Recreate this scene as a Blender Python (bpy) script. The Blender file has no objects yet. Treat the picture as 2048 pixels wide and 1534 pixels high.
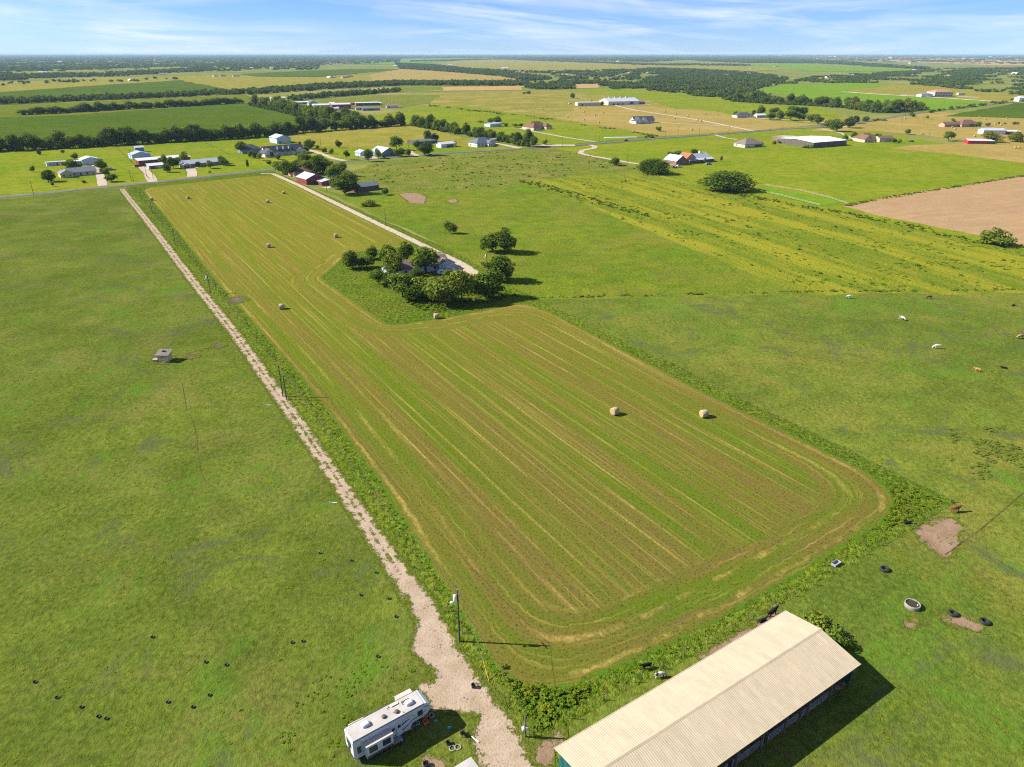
import bpy, bmesh, math, random
import numpy as np
from mathutils import Vector, Matrix
from mathutils.geometry import tessellate_polygon

random.seed(7); np.random.seed(7)
S = bpy.context.scene
COL = S.collection

# ------------------------------------------------------------------ camera, sky, sun, exposure
CAM_H = 78.0                      # metres above the ground
FOC = 1422.0                      # focal length in pixels of a 2048 wide picture
PITCH = math.atan((767 - 106) / FOC)
cam = bpy.data.cameras.new('camera'); cam_ob = bpy.data.objects.new('camera', cam); COL.objects.link(cam_ob)
cam.sensor_width = 36.0; cam.lens = 36.0 * FOC / 2048; cam.clip_start = 0.5; cam.clip_end = 120000
cam_ob.location = (0, 0, CAM_H); cam_ob.rotation_euler = (math.pi / 2 - PITCH, 0, 0)
S.camera = cam_ob

SUN_EL = math.radians(36); SUN_AZ = math.radians(-86)      # azimuth from +Y, clockwise
sun = bpy.data.lights.new('sun', 'SUN'); sun.energy = 4.6; sun.angle = math.radians(0.53); sun.color = (1.0, 0.95, 0.86)
sun_ob = bpy.data.objects.new('sun', sun); COL.objects.link(sun_ob)
sdir = Vector((math.sin(SUN_AZ) * math.cos(SUN_EL), math.cos(SUN_AZ) * math.cos(SUN_EL), math.sin(SUN_EL)))
sun_ob.rotation_euler = sdir.to_track_quat('Z', 'Y').to_euler(); sun_ob.location = (0, 0, 300)

S.view_settings.view_transform = 'Standard'; S.view_settings.look = 'None'
S.view_settings.gamma = 1.0; S.view_settings.use_curve_mapping = False
S.view_settings.exposure = 1.25
S.render.engine = 'CYCLES'
S.cycles.use_denoising = False; S.cycles.filter_width = 1.15; S.cycles.use_adaptive_sampling = True; S.cycles.adaptive_threshold = 0.015
S.cycles.max_bounces = 4; S.cycles.diffuse_bounces = 1; S.cycles.glossy_bounces = 1
S.cycles.transmission_bounces = 2; S.cycles.transparent_max_bounces = 4; S.cycles.volume_bounces = 0

class N:
    """small helper to write node trees"""
    def __init__(s, nt): s.nt = nt
    def n(s, t, **kw):
        nd = s.nt.nodes.new(t)
        for k, v in kw.items(): setattr(nd, k, v)
        return nd
    def l(s, a, b): s.nt.links.new(a, b)
    def put(s, sock, v):
        if hasattr(v, 'is_output') or isinstance(v, bpy.types.NodeSocket): s.l(v, sock)
        elif isinstance(v, (tuple, list)) and len(v) == 3 and sock.type == 'RGBA': sock.default_value = (*v, 1)
        else: sock.default_value = v
    def math(s, op, a, b=0.0, c=None, clamp=False):
        nd = s.n('ShaderNodeMath', operation=op); nd.use_clamp = clamp
        s.put(nd.inputs[0], a); s.put(nd.inputs[1], b)
        if c is not None: s.put(nd.inputs[2], c)
        return nd.outputs[0]
    def noise(s, vec, scale, detail=2.0, rough=0.55, dist=0.0):
        nd = s.n('ShaderNodeTexNoise'); nd.inputs['Scale'].default_value = scale
        nd.inputs['Detail'].default_value = detail; nd.inputs['Roughness'].default_value = rough
        nd.inputs['Distortion'].default_value = dist
        if vec is not None: s.l(vec, nd.inputs['Vector'])
        return nd.outputs['Fac']
    def ramp(s, fac, lo, hi):
        nd = s.n('ShaderNodeMapRange'); nd.clamp = True
        s.put(nd.inputs['Value'], fac); nd.inputs['From Min'].default_value = lo; nd.inputs['From Max'].default_value = hi
        return nd.outputs['Result']
    def mix(s, fac, a, b):
        nd = s.n('ShaderNodeMix', data_type='RGBA')
        s.put(nd.inputs[0], fac); s.put(nd.inputs[6], a); s.put(nd.inputs[7], b)
        return nd.outputs[2]
    def mapv(s, vec, scale=(1, 1, 1), rot=0.0, loc=(0, 0, 0)):
        nd = s.n('ShaderNodeMapping'); s.l(vec, nd.inputs['Vector'])
        nd.inputs['Scale'].default_value = scale; nd.inputs['Rotation'].default_value = (0, 0, rot)
        nd.inputs['Location'].default_value = loc
        return nd.outputs['Vector']
    def attr(s, name):
        nd = s.n('ShaderNodeAttribute'); nd.attribute_name = name
        return nd.outputs['Fac']
    def coord(s, which='Object'): return s.n('ShaderNodeTexCoord').outputs[which]

W = bpy.data.worlds.new('World'); S.world = W; W.use_nodes = True
W.node_tree.nodes.clear(); w = N(W.node_tree)
sky = w.n('ShaderNodeTexSky', sky_type='NISHITA'); sky.sun_disc = False
sky.sun_elevation = SUN_EL; sky.sun_rotation = SUN_AZ
sky.altitude = 200; sky.air_density = 0.7; sky.dust_density = 0.0; sky.ozone_density = 6.0
gen = w.coord('Generated')
sep = w.n('ShaderNodeSeparateXYZ'); w.l(gen, sep.inputs[0])
# thin cirrus, drawn out into long low streaks
def streaks(slope, fx, fz, off, lo, hi):
    c = w.n('ShaderNodeCombineXYZ'); w.l(w.math('ADD', w.math('MULTIPLY', sep.outputs['X'], fx), off), c.inputs[0]); w.l(w.math('MULTIPLY', sep.outputs['Y'], fx), c.inputs[1])
    w.l(w.math('MULTIPLY', w.math('ADD', sep.outputs['Z'], w.math('MULTIPLY', sep.outputs['X'], slope)), fz), c.inputs[2])
    return w.ramp(w.noise(c.outputs[0], 1.0, 6.0, 0.6, 0.7), lo, hi)
c1 = streaks(0.10, 1.5, 34.0, 3.3, 0.46, 0.72); c2 = streaks(-0.02, 2.2, 26.0, 9.1, 0.48, 0.76)
big = streaks(0.05, 2.4, 7.0, 5.7, 0.34, 0.62)
cf = w.math('MULTIPLY', w.math('MULTIPLY', w.math('ADD', c1, c2, clamp=True), w.math('ADD', w.math('MULTIPLY', big, 0.9), 0.12)), 0.95)
tint = w.n('ShaderNodeMix', data_type='RGBA', blend_type='MULTIPLY'); tint.inputs[0].default_value = 1.0
w.l(sky.outputs[0], tint.inputs[6]); tint.inputs[7].default_value = (0.82, 0.95, 1.27, 1)      # camera white balance of the photograph
skyc = w.mix(cf, tint.outputs[2], (8.3, 8.9, 10.4))
bg = w.n('ShaderNodeBackground'); w.l(skyc, bg.inputs['Color']); bg.inputs['Strength'].default_value = 0.050
wo = w.n('ShaderNodeOutputWorld'); w.l(bg.outputs[0], wo.inputs['Surface'])

# ------------------------------------------------------------------ helpers
_c, _s = math.cos(PITCH), math.sin(PITCH)
def G(u, v, z=0.0):
    """the point on the level z that shows at pixel (u, v) of the 2048 wide photograph"""
    x = (u - 1024) / FOC; y = (767 - v) / FOC
    t = (z - CAM_H) / (-_s + y * _c)
    return Vector((x * t, (_c + y * _s) * t, z))
def HT(u, v, vt):
    """height of an upright thing whose foot is at row v and whose top is at row vt"""
    Y = G(u, v).y; k = (767 - vt) / FOC
    return (k * Y * _c - Y * _s) / (_c + k * _s) + CAM_H
def MPP(v):
    """metres for each pixel across at the ground of row v"""
    p = G(1024, v); return (p.y * _c + CAM_H * _s) / FOC

def tag(o, label=None, cat=None, group=None, kind=None):
    if label: o['label'] = label
    if cat: o['category'] = cat
    if group: o['group'] = group
    if kind: o['kind'] = kind
    return o
def empty(name, loc=(0, 0, 0), rz=0.0):
    o = bpy.data.objects.new(name, None); COL.objects.link(o)
    o.location = loc; o.rotation_euler = (0, 0, rz); o.empty_display_size = 0.5
    return o
def obj(name, me, parent=None):
    o = bpy.data.objects.new(name, me); COL.objects.link(o)
    if parent: o.parent = parent
    return o
def ordinal(i):
    w_ = ['first', 'second', 'third', 'fourth', 'fifth', 'sixth', 'seventh', 'eighth', 'ninth', 'tenth', 'eleventh', 'twelfth',
          'thirteenth', 'fourteenth', 'fifteenth', 'sixteenth', 'seventeenth', 'eighteenth', 'nineteenth', 'twentieth']
    if i < 20: return w_[i]
    k = i + 1; sfx = 'th' if 10 <= k % 100 <= 20 else {1: 'st', 2: 'nd', 3: 'rd'}.get(k % 10, 'th')
    return '%d%s' % (k, sfx)

class MB:
    """collects faces, then links them as ONE mesh object"""
    def __init__(s): s.v = []; s.f = []; s.m = []; s.sm = []
    def face(s, pts, mi=0, smooth=False):
        b = len(s.v); s.v += [tuple(p) for p in pts]; s.f.append(tuple(range(b, b + len(pts)))); s.m.append(mi); s.sm.append(smooth)
    def raw(s, vs, fs, mi=0, smooth=False):
        b = len(s.v); s.v += [tuple(p) for p in vs]
        for f in fs: s.f.append(tuple(b + i for i in f)); s.m.append(mi); s.sm.append(smooth)
    def box(s, c, d, mi=0, rz=0.0, ry=0.0):
        hx, hy, hz = d[0] / 2, d[1] / 2, d[2] / 2
        R = Matrix.Rotation(rz, 3, 'Z') @ Matrix.Rotation(ry, 3, 'Y')
        vs = [Vector(c) + R @ Vector((x, y, z)) for z in (-hz, hz) for x, y in ((-hx, -hy), (hx, -hy), (hx, hy), (-hx, hy))]
        s.raw(vs, [(3, 2, 1, 0), (4, 5, 6, 7), (0, 1, 5, 4), (1, 2, 6, 5), (2, 3, 7, 6), (3, 0, 4, 7)], mi)
        return s
    def prism(s, poly, ax, a, b, mi=0):
        """extrude a 2-D outline along axis ax from a to b; outline coords are the other two axes in order"""
        def P(p, t):
            if ax == 'x': return (t, p[0], p[1])
            if ax == 'y': return (p[0], t, p[1])
            return (p[0], p[1], t)
        n = len(poly); vs = [P(p, a) for p in poly] + [P(p, b) for p in poly]
        fs = [tuple(range(n - 1, -1, -1)), tuple(range(n, 2 * n))] + [(i, (i + 1) % n, n + (i + 1) % n, n + i) for i in range(n)]
        s.raw(vs, fs, mi); return s
    def tube(s, p0, p1, r0, r1=None, n=8, mi=0, caps=True, smooth=True):
        r1 = r0 if r1 is None else r1
        p0, p1 = Vector(p0), Vector(p1); d = (p1 - p0).normalized()
        a = d.orthogonal().normalized(); b = d.cross(a)
        vs = []
        for p, r in ((p0, r0), (p1, r1)):
            vs += [p + (a * math.cos(t) + b * math.sin(t)) * r for t in (2 * math.pi * i / n for i in range(n))]
        s.raw(vs, [(i, (i + 1) % n, n + (i + 1) % n, n + i) for i in range(n)], mi, smooth)
        if caps: s.raw(vs, [tuple(range(n - 1, -1, -1)), tuple(range(n, 2 * n))], mi)
        return s
    def lathe(s, prof, n=16, mi=0, ax='z', c=(0, 0, 0), smooth=True):
        vs = []
        for r, h in prof:
            for i in range(n):
                t = 2 * math.pi * i / n; p = (r * math.cos(t), r * math.sin(t), h)
                if ax == 'x': p = (h, r * math.cos(t), r * math.sin(t))
                if ax == 'y': p = (r * math.cos(t), h, r * math.sin(t))
                vs.append((p[0] + c[0], p[1] + c[1], p[2] + c[2]))
        k = len(prof)
        fs = [(j * n + i, j * n + (i + 1) % n, (j + 1) * n + (i + 1) % n, (j + 1) * n + i) for j in range(k - 1) for i in range(n)]
        s.raw(vs, fs, mi, smooth); return s
    def mesh(s, name, mats):
        me = bpy.data.meshes.new(name); me.from_pydata(s.v, [], s.f)
        for m in (mats if isinstance(mats, (list, tuple)) else [mats]): me.materials.append(m)
        me.polygons.foreach_set('material_index', s.m); me.polygons.foreach_set('use_smooth', s.sm)
        bm = bmesh.new(); bm.from_mesh(me); bmesh.ops.recalc_face_normals(bm, faces=bm.faces); bm.to_mesh(me); bm.free()
        me.update(); return me
    def build(s, name, mats, parent=None): return obj(name, s.mesh(name, mats), parent)

# ------------------------------------------------------------------ materials
MATS = {}
def new_mat(name):
    m = bpy.data.materials.new(name); m.use_nodes = True; m.node_tree.nodes.clear()
    return m, N(m.node_tree)
def finish(k, col, rough=0.8, bump=None, bdist=0.1, bstr=1.0, spec=0.2, metal=0.0):
    if spec < 0.1:                                    # earth, grass: no gloss at all
        p = k.n('ShaderNodeBsdfDiffuse'); k.put(p.inputs['Color'], col)
    else:
        p = k.n('ShaderNodeBsdfPrincipled'); k.put(p.inputs['Base Color'], col)
        k.put(p.inputs['Roughness'], rough); p.inputs['Specular IOR Level'].default_value = spec; p.inputs['Metallic'].default_value = metal
    if bump is not None:
        b = k.n('ShaderNodeBump'); k.l(bump, b.inputs['Height']); b.inputs['Distance'].default_value = bdist; b.inputs['Strength'].default_value = bstr
        k.l(b.outputs[0], p.inputs['Normal'])
    o = k.n('ShaderNodeOutputMaterial'); k.l(p.outputs[0], o.inputs['Surface'])
    return p
def paint(name, col, rough=0.6, var=0.12, scale=0.6, spec=0.3, metal=0.0):
    """plain painted / solid surface with a little grime and wear"""
    if name in MATS: return MATS[name]
    m, k = new_mat(name); v = k.coord()
    f = k.noise(v, scale, 4.0, 0.65); g = k.noise(v, scale * 9, 2.0)
    f2 = k.math('ADD', k.math('MULTIPLY', f, 0.7), k.math('MULTIPLY', g, 0.3))
    lo = tuple(c * (1 - 2.2 * var) for c in col); hi = tuple(min(1, c * (1 + var)) for c in col)
    finish(k, k.mix(k.ramp(f2, 0.3, 0.62), lo, hi), rough, spec=spec, metal=metal)
    MATS[name] = m; return m
def grass(name, dark, mid, light, dry, dry_amt=0.5, bump=0.22, big=0.022, seed=0.0, streak=None, fleck=0.5, cool=0.0, patch=0.0, fresh=0.0):
    """meadow: large patches, tufts and flecks; streak = (angle, strength) for drilled or mown rows"""
    m, k = new_mat(name); v = k.mapv(k.coord(), (1, 1, 1), 0, (seed, seed * 1.7, 0))
    a = k.ramp(k.noise(v, big, 3.0, 0.62, 0.4), 0.38, 0.62)
    b = k.ramp(k.noise(v, 0.16, 3.0, 0.66, 0.5), 0.36, 0.66)
    c = k.noise(v, 1.0, 3.0, 0.74)
    d = k.ramp(k.noise(v, big * 2.3, 3.0, 0.65), 0.48, 0.70)
    col = k.mix(a, mid, light)
    col = k.mix(k.math('MULTIPLY', b, 0.6), col, dark)
    col = k.mix(k.math('MULTIPLY', d, dry_amt), col, dry)
    if patch: col = k.mix(k.math('MULTIPLY', k.ramp(k.noise(v, patch, 4.0, 0.7, 1.0), 0.46, 0.60), 0.34), col, tuple(x * 0.72 for x in dark))
    col = k.mix(k.math('MULTIPLY', k.ramp(c, 0.52, 0.34), fleck), col, tuple(x * 0.30 for x in dark))  # self-shading of grass clumps painted in as dark flecks
    col = k.mix(k.math('MULTIPLY', k.ramp(c, 0.54, 0.72), fleck * 0.8), col, tuple(min(1, x * 1.55) for x in light))
    if fresh: col = k.mix(k.math('MULTIPLY', k.ramp(k.noise(v, 0.05, 4.0, 0.7, 0.9), 0.54, 0.68), fresh), col, (mid[0] * 0.72, mid[1] * 1.15, mid[2] * 0.8))
    if cool:
        f = k.ramp(k.noise(v, 0.06, 4.0, 0.72, 0.8), 0.56, 0.66)
        col = k.mix(k.math('MULTIPLY', f, cool), col, tuple(0.5 * x + 0.30 * y for x, y in zip(mid, (0.085, 0.080, 0.070))))
    if streak:
        sv = k.mapv(k.mapv(v, (1, 1, 1), -streak[0]), (0.010, 0.22, 1))
        f = k.ramp(k.noise(sv, 1.0, 3.0, 0.7), 0.35, 0.65)
        col = k.mix(k.math('MULTIPLY', f, streak[1]), col, dark)
        if streak[1] > 0.6:                                # drilled rows of yellow weeds
            sv = k.mapv(k.mapv(v, (1, 1, 1), -streak[0]), (0.006, 0.07, 1))
            col = k.mix(k.math('MULTIPLY', k.ramp(k.noise(sv, 1.0, 3.0, 0.65), 0.48, 0.60), 0.75), col, tuple(0.5 * x + 0.5 * y for x, y in zip(light, dry)))
    h = k.noise(v, 0.8, 3.0, 0.8)
    finish(k, col, 0.9, h, bump, 1.0, spec=0.05)
    MATS[name] = m; return m

def zl(y, layer): return layer * (0.012 + max(y, 0) * 6e-5)
def sheet(name, px, mat, layer, jit=0.6, world=None, kind='structure', step=None):
    """a flat field sheet with a slightly uneven outline"""
    P = [G(u, v) for u, v in px] if world is None else [Vector((x, y, 0)) for x, y in world]
    out = []
    for i, a in enumerate(P):
        b = P[(i + 1) % len(P)]; L = (b - a).length; st = step or max(2.0, 0.012 * (a.length + b.length))
        n = max(1, min(40, int(L / st)))
        nx = Vector((-(b - a).y, (b - a).x, 0)).normalized()
        for j in range(n):
            p = a.lerp(b, j / n)
            if j: p += nx * random.uniform(-jit, jit) * (0.5 + 0.006 * p.length)
            out.append(Vector((p.x, p.y, zl(p.y, layer))))
    tris = tessellate_polygon([[Vector((p.x, p.y, 0)) for p in out]])
    me = bpy.data.meshes.new(name); me.from_pydata([tuple(p) for p in out], [], [tuple(t) for t in tris]); me.materials.append(mat)
    bm = bmesh.new(); bm.from_mesh(me); bmesh.ops.recalc_face_normals(bm, faces=bm.faces)
    for f in bm.faces:
        if f.normal.z < 0: f.normal_flip()
    bm.to_mesh(me); bm.free()
    o = obj(name, me); o['kind'] = kind
    return o
def poly_dist(P, X, Y):
    """signed distance (inside positive) of points to a closed outline"""
    n = len(P); ins = np.zeros(X.shape, bool); dm = np.full(X.shape, 1e9)
    for i in range(n):
        x0, y0 = P[i]; x1, y1 = P[(i + 1) % n]
        c = ((y0 > Y) != (y1 > Y)) & (X < (x1 - x0) * (Y - y0) / ((y1 - y0) if y1 != y0 else 1e-9) + x0)
        ins ^= c
        L2 = (x1 - x0) ** 2 + (y1 - y0) ** 2 + 1e-12
        t = np.clip(((X - x0) * (x1 - x0) + (Y - y0) * (y1 - y0)) / L2, 0, 1)
        dm = np.minimum(dm, np.hypot(X - x0 - t * (x1 - x0), Y - y0 - t * (y1 - y0)))
    return np.where(ins, dm, -dm)
def line_dist(P, X, Y):
    dm = np.full(X.shape, 1e9)
    for i in range(len(P) - 1):
        x0, y0 = P[i]; x1, y1 = P[i + 1]; L2 = (x1 - x0) ** 2 + (y1 - y0) ** 2 + 1e-12
        t = np.clip(((X - x0) * (x1 - x0) + (Y - y0) * (y1 - y0)) / L2, 0, 1)
        dm = np.minimum(dm, np.hypot(X - x0 - t * (x1 - x0), Y - y0 - t * (y1 - y0)))
    return dm
def round_poly(P, r, n=6):
    """round the corners of an outline"""
    out = []; k = len(P)
    for i in range(k):
        a, b, c = Vector(P[i - 1]), Vector(P[i]), Vector(P[(i + 1) % k])
        rr = min(r if not isinstance(r, dict) else r.get(i, r[-1]), (a - b).length * 0.45, (c - b).length * 0.45)
        p, q = b + (a - b).normalized() * rr, b + (c - b).normalized() * rr
        for j in range(n + 1):
            t = j / n; out.append(tuple(p * (1 - t) ** 2 + b * 2 * t * (1 - t) + q * t * t))
    return out
def grid_sheet(name, P, cell, mat, layer, soft=0.0, axis=None, wob=0.0, kind='structure', extra=None, smooth=0):
    """a field as a fine grid that knows how far each point is from its own edge (attribute edge, metres)"""
    P = [(p[0], p[1]) for p in P]
    xs = [p[0] for p in P]; ys = [p[1] for p in P]
    gx = np.arange(min(xs) - cell, max(xs) + 2 * cell, cell); gy = np.arange(min(ys) - cell, max(ys) + 2 * cell, cell)
    X, Y = np.meshgrid(gx, gy); D = poly_dist(P, X, Y)
    if smooth:
        B_ = np.clip(D, -4, 60)
        for _ in range(3):
            for ax in (0, 1):
                K_ = np.cumsum(np.pad(B_, [(smooth + 1, smooth) if a == ax else (0, 0) for a in (0, 1)], mode='edge'), axis=ax)
                n_ = 2 * smooth + 1
                B_ = (np.take(K_, range(n_, K_.shape[ax]), ax) - np.take(K_, range(0, K_.shape[ax] - n_), ax)) / n_
        t_ = np.clip((D - 0.5) / 5.0, 0, 1); D = D * (1 - t_) + B_ * t_
    if wob:
        rs = np.random.RandomState(3)
        ph = rs.rand(6) * 6.28
        D = D + wob * (np.sin(X * 0.9 + ph[0]) * np.sin(Y * 0.8 + ph[1]) + 0.6 * np.sin(X * 2.1 + ph[2] + Y) + 0.5 * np.sin(Y * 2.6 - X * 1.7 + ph[3]))
    keep = (D[:-1, :-1] > -cell) & (D[1:, :-1] > -cell) & (D[:-1, 1:] > -cell) & (D[1:, 1:] > -cell)
    nx = len(gx); idx = np.arange(X.size).reshape(X.shape)
    q = np.stack([idx[:-1, :-1][keep], idx[:-1, 1:][keep], idx[1:, 1:][keep], idx[1:, :-1][keep]], 1)
    used = np.unique(q); remap = np.zeros(X.size, int); remap[used] = np.arange(len(used)); q = remap[q]
    jx = np.random.uniform(-0.3, 0.3, X.size) * cell; jy = np.random.uniform(-0.3, 0.3, X.size) * cell
    px = (X.ravel() + jx)[used]; py = (Y.ravel() + jy)[used]
    co = np.stack([px, py, layer * (0.012 + np.maximum(py, 0) * 6e-5)], 1)
    me = bpy.data.meshes.new(name); me.vertices.add(len(co)); me.vertices.foreach_set('co', co.astype(np.float32).ravel())
    me.loops.add(q.size); me.loops.foreach_set('vertex_index', q.astype(np.int32).ravel())
    me.polygons.add(len(q)); me.polygons.foreach_set('loop_start', np.arange(0, q.size, 4, dtype=np.int32))
    me.update(calc_edges=True); me.materials.append(mat)
    at = me.attributes.new('edge', 'FLOAT', 'POINT'); at.data.foreach_set('value', D.ravel()[used].astype(np.float32))
    if extra:
        for nm, fn in extra.items():
            at = me.attributes.new(nm, 'FLOAT', 'POINT'); at.data.foreach_set('value', fn(px, py).astype(np.float32))
    o = obj(name, me); o['kind'] = kind
    return o
# ------------------------------------------------------------------ ground, fields, roads
TRACK_ANG = math.atan2(0.851, -0.525)           # the way the parcel and its rows run
_wa, _wb = G(1110, 387), G(1610, 578); WEEDA = math.atan2(_wb.y - _wa.y, _wb.x - _wa.x)
g_left = grass('pasture_left', (0.058, 0.088, 0.011), (0.092, 0.122, 0.016), (0.124, 0.150, 0.020), (0.160, 0.140, 0.038), 0.6, bump=0.30, seed=3, cool=0.8, fleck=0.42, patch=0.03, fresh=0.65)
g_right = grass('pasture_right', (0.062, 0.098, 0.013), (0.104, 0.138, 0.018), (0.146, 0.170, 0.023), (0.195, 0.162, 0.034), 0.65, bump=0.30, seed=11, fleck=0.42, cool=0.9, big=0.016, patch=0.026, fresh=0.65)
g_margin = grass('margin_grass', (0.048, 0.084, 0.008), (0.086, 0.130, 0.011), (0.122, 0.158, 0.014), (0.15, 0.13, 0.025), 0.4, bump=0.6, seed=23, fleck=0.8)
g_lime = grass('lime_grass', (0.070, 0.115, 0.007), (0.140, 0.190, 0.010), (0.190, 0.215, 0.012), (0.23, 0.195, 0.025), 0.6, big=0.012, seed=31, fleck=0.35)
g_meadow = grass('green_meadow', (0.050, 0.095, 0.009), (0.110, 0.152, 0.011), (0.160, 0.185, 0.015), (0.19, 0.160, 0.028), 0.6, bump=0.4, big=0.014, seed=41, fleck=0.45, cool=0.4, fresh=0.5)
g_weedy = grass('weedy_meadow', (0.080, 0.125, 0.012), (0.155, 0.190, 0.014), (0.215, 0.222, 0.016), (0.26, 0.215, 0.020), 0.8, bump=0.6, big=0.02, seed=53, fleck=0.5, streak=(WEEDA, 0.7))
g_weedy2 = grass('weedy_field', (0.075, 0.112, 0.015), (0.130, 0.162, 0.018), (0.170, 0.188, 0.022), (0.24, 0.180, 0.070), 0.85, bump=0.6, big=0.028, seed=67, fleck=0.9)
g_olive = grass('olive_hay', (0.120, 0.120, 0.014), (0.188, 0.178, 0.024), (0.235, 0.208, 0.034), (0.29, 0.22, 0.05), 0.6, big=0.014, seed=71, fleck=0.3)
g_tan = grass('tan_hay', (0.160, 0.135, 0.025), (0.255, 0.195, 0.048), (0.295, 0.220, 0.065), (0.35, 0.23, 0.09), 0.6, big=0.008, seed=83, fleck=0.2)
g_tangreen = grass('tan_green_hay', (0.105, 0.120, 0.016), (0.185, 0.170, 0.025), (0.225, 0.195, 0.038), (0.31, 0.22, 0.08), 0.85, big=0.009, seed=97, fleck=0.25)
g_crop = grass('crop', (0.036, 0.066, 0.005), (0.062, 0.100, 0.007), (0.080, 0.120, 0.008), (0.11, 0.13, 0.014), 0.35, big=0.008, seed=101, fleck=0.3, streak=(math.radians(8), 0.4))
g_crop2 = grass('pale_crop', (0.065, 0.090, 0.007), (0.108, 0.132, 0.009), (0.140, 0.152, 0.011), (0.17, 0.16, 0.02), 0.4, big=0.008, seed=109, fleck=0.25, streak=(math.radians(8), 0.3))
g_bright = grass('bright_field', (0.070, 0.140, 0.008), (0.115, 0.205, 0.011), (0.145, 0.230, 0.012), (0.19, 0.22, 0.02), 0.4, big=0.008, seed=113, fleck=0.25)
g_far = grass('far_fields', (0.070, 0.105, 0.018), (0.110, 0.152, 0.024), (0.180, 0.190, 0.038), (0.26, 0.21, 0.08), 0.8, big=0.0022, seed=127, fleck=0.1)
g_soil = grass('ploughed_soil', (0.25, 0.160, 0.080), (0.310, 0.205, 0.110), (0.350, 0.235, 0.130), (0.39, 0.24, 0.115), 0.5, big=0.01, seed=131, fleck=0.2, streak=(math.radians(25), 0.5))
g_stubble = grass('brown_stubble', (0.26, 0.165, 0.06), (0.34, 0.215, 0.085), (0.37, 0.245, 0.10), (0.30, 0.24, 0.07), 0.4, big=0.01, seed=137, fleck=0.15)
g_bare = grass('bare_earth', (0.15, 0.095, 0.05), (0.26, 0.17, 0.10), (0.31, 0.21, 0.135), (0.14, 0.125, 0.035), 0.9, big=0.10, seed=139, fleck=0.7)

def ground_sheet():
    m = MB(); R = 60000.0; n = 48
    m.v = [(0, 0, 0)] + [(R * math.cos(2 * math.pi * i / n), R * math.sin(2 * math.pi * i / n), 0) for i in range(n)]
    m.f = [(0, 1 + i, 1 + (i + 1) % n) for i in range(n)]; m.m = [0] * n; m.sm = [False] * n
    o = m.build('ground', g_far); o['kind'] = 'structure'
ground_sheet()

sheet('pasture_left', [(-900, 470), (-300, 425), (0, 399), (248, 373), (660, 860), (1100, 1480), (1300, 1900), (-1400, 1900), (-1400, 700)], g_left, 1)
sheet('pasture_right', [(1055, 592), (1610, 582), (2048, 578), (2700, 572), (4200, 1000), (4200, 1900), (1290, 1900), (1095, 1480)], g_right, 1)
PARCEL = [(250, 371), (545, 341), (905, 503), (1060, 590), (1918, 1006), (1090, 1478), (1062, 1478)]
sheet('field_margin', PARCEL, g_margin, 2, jit=0.3)

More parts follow.
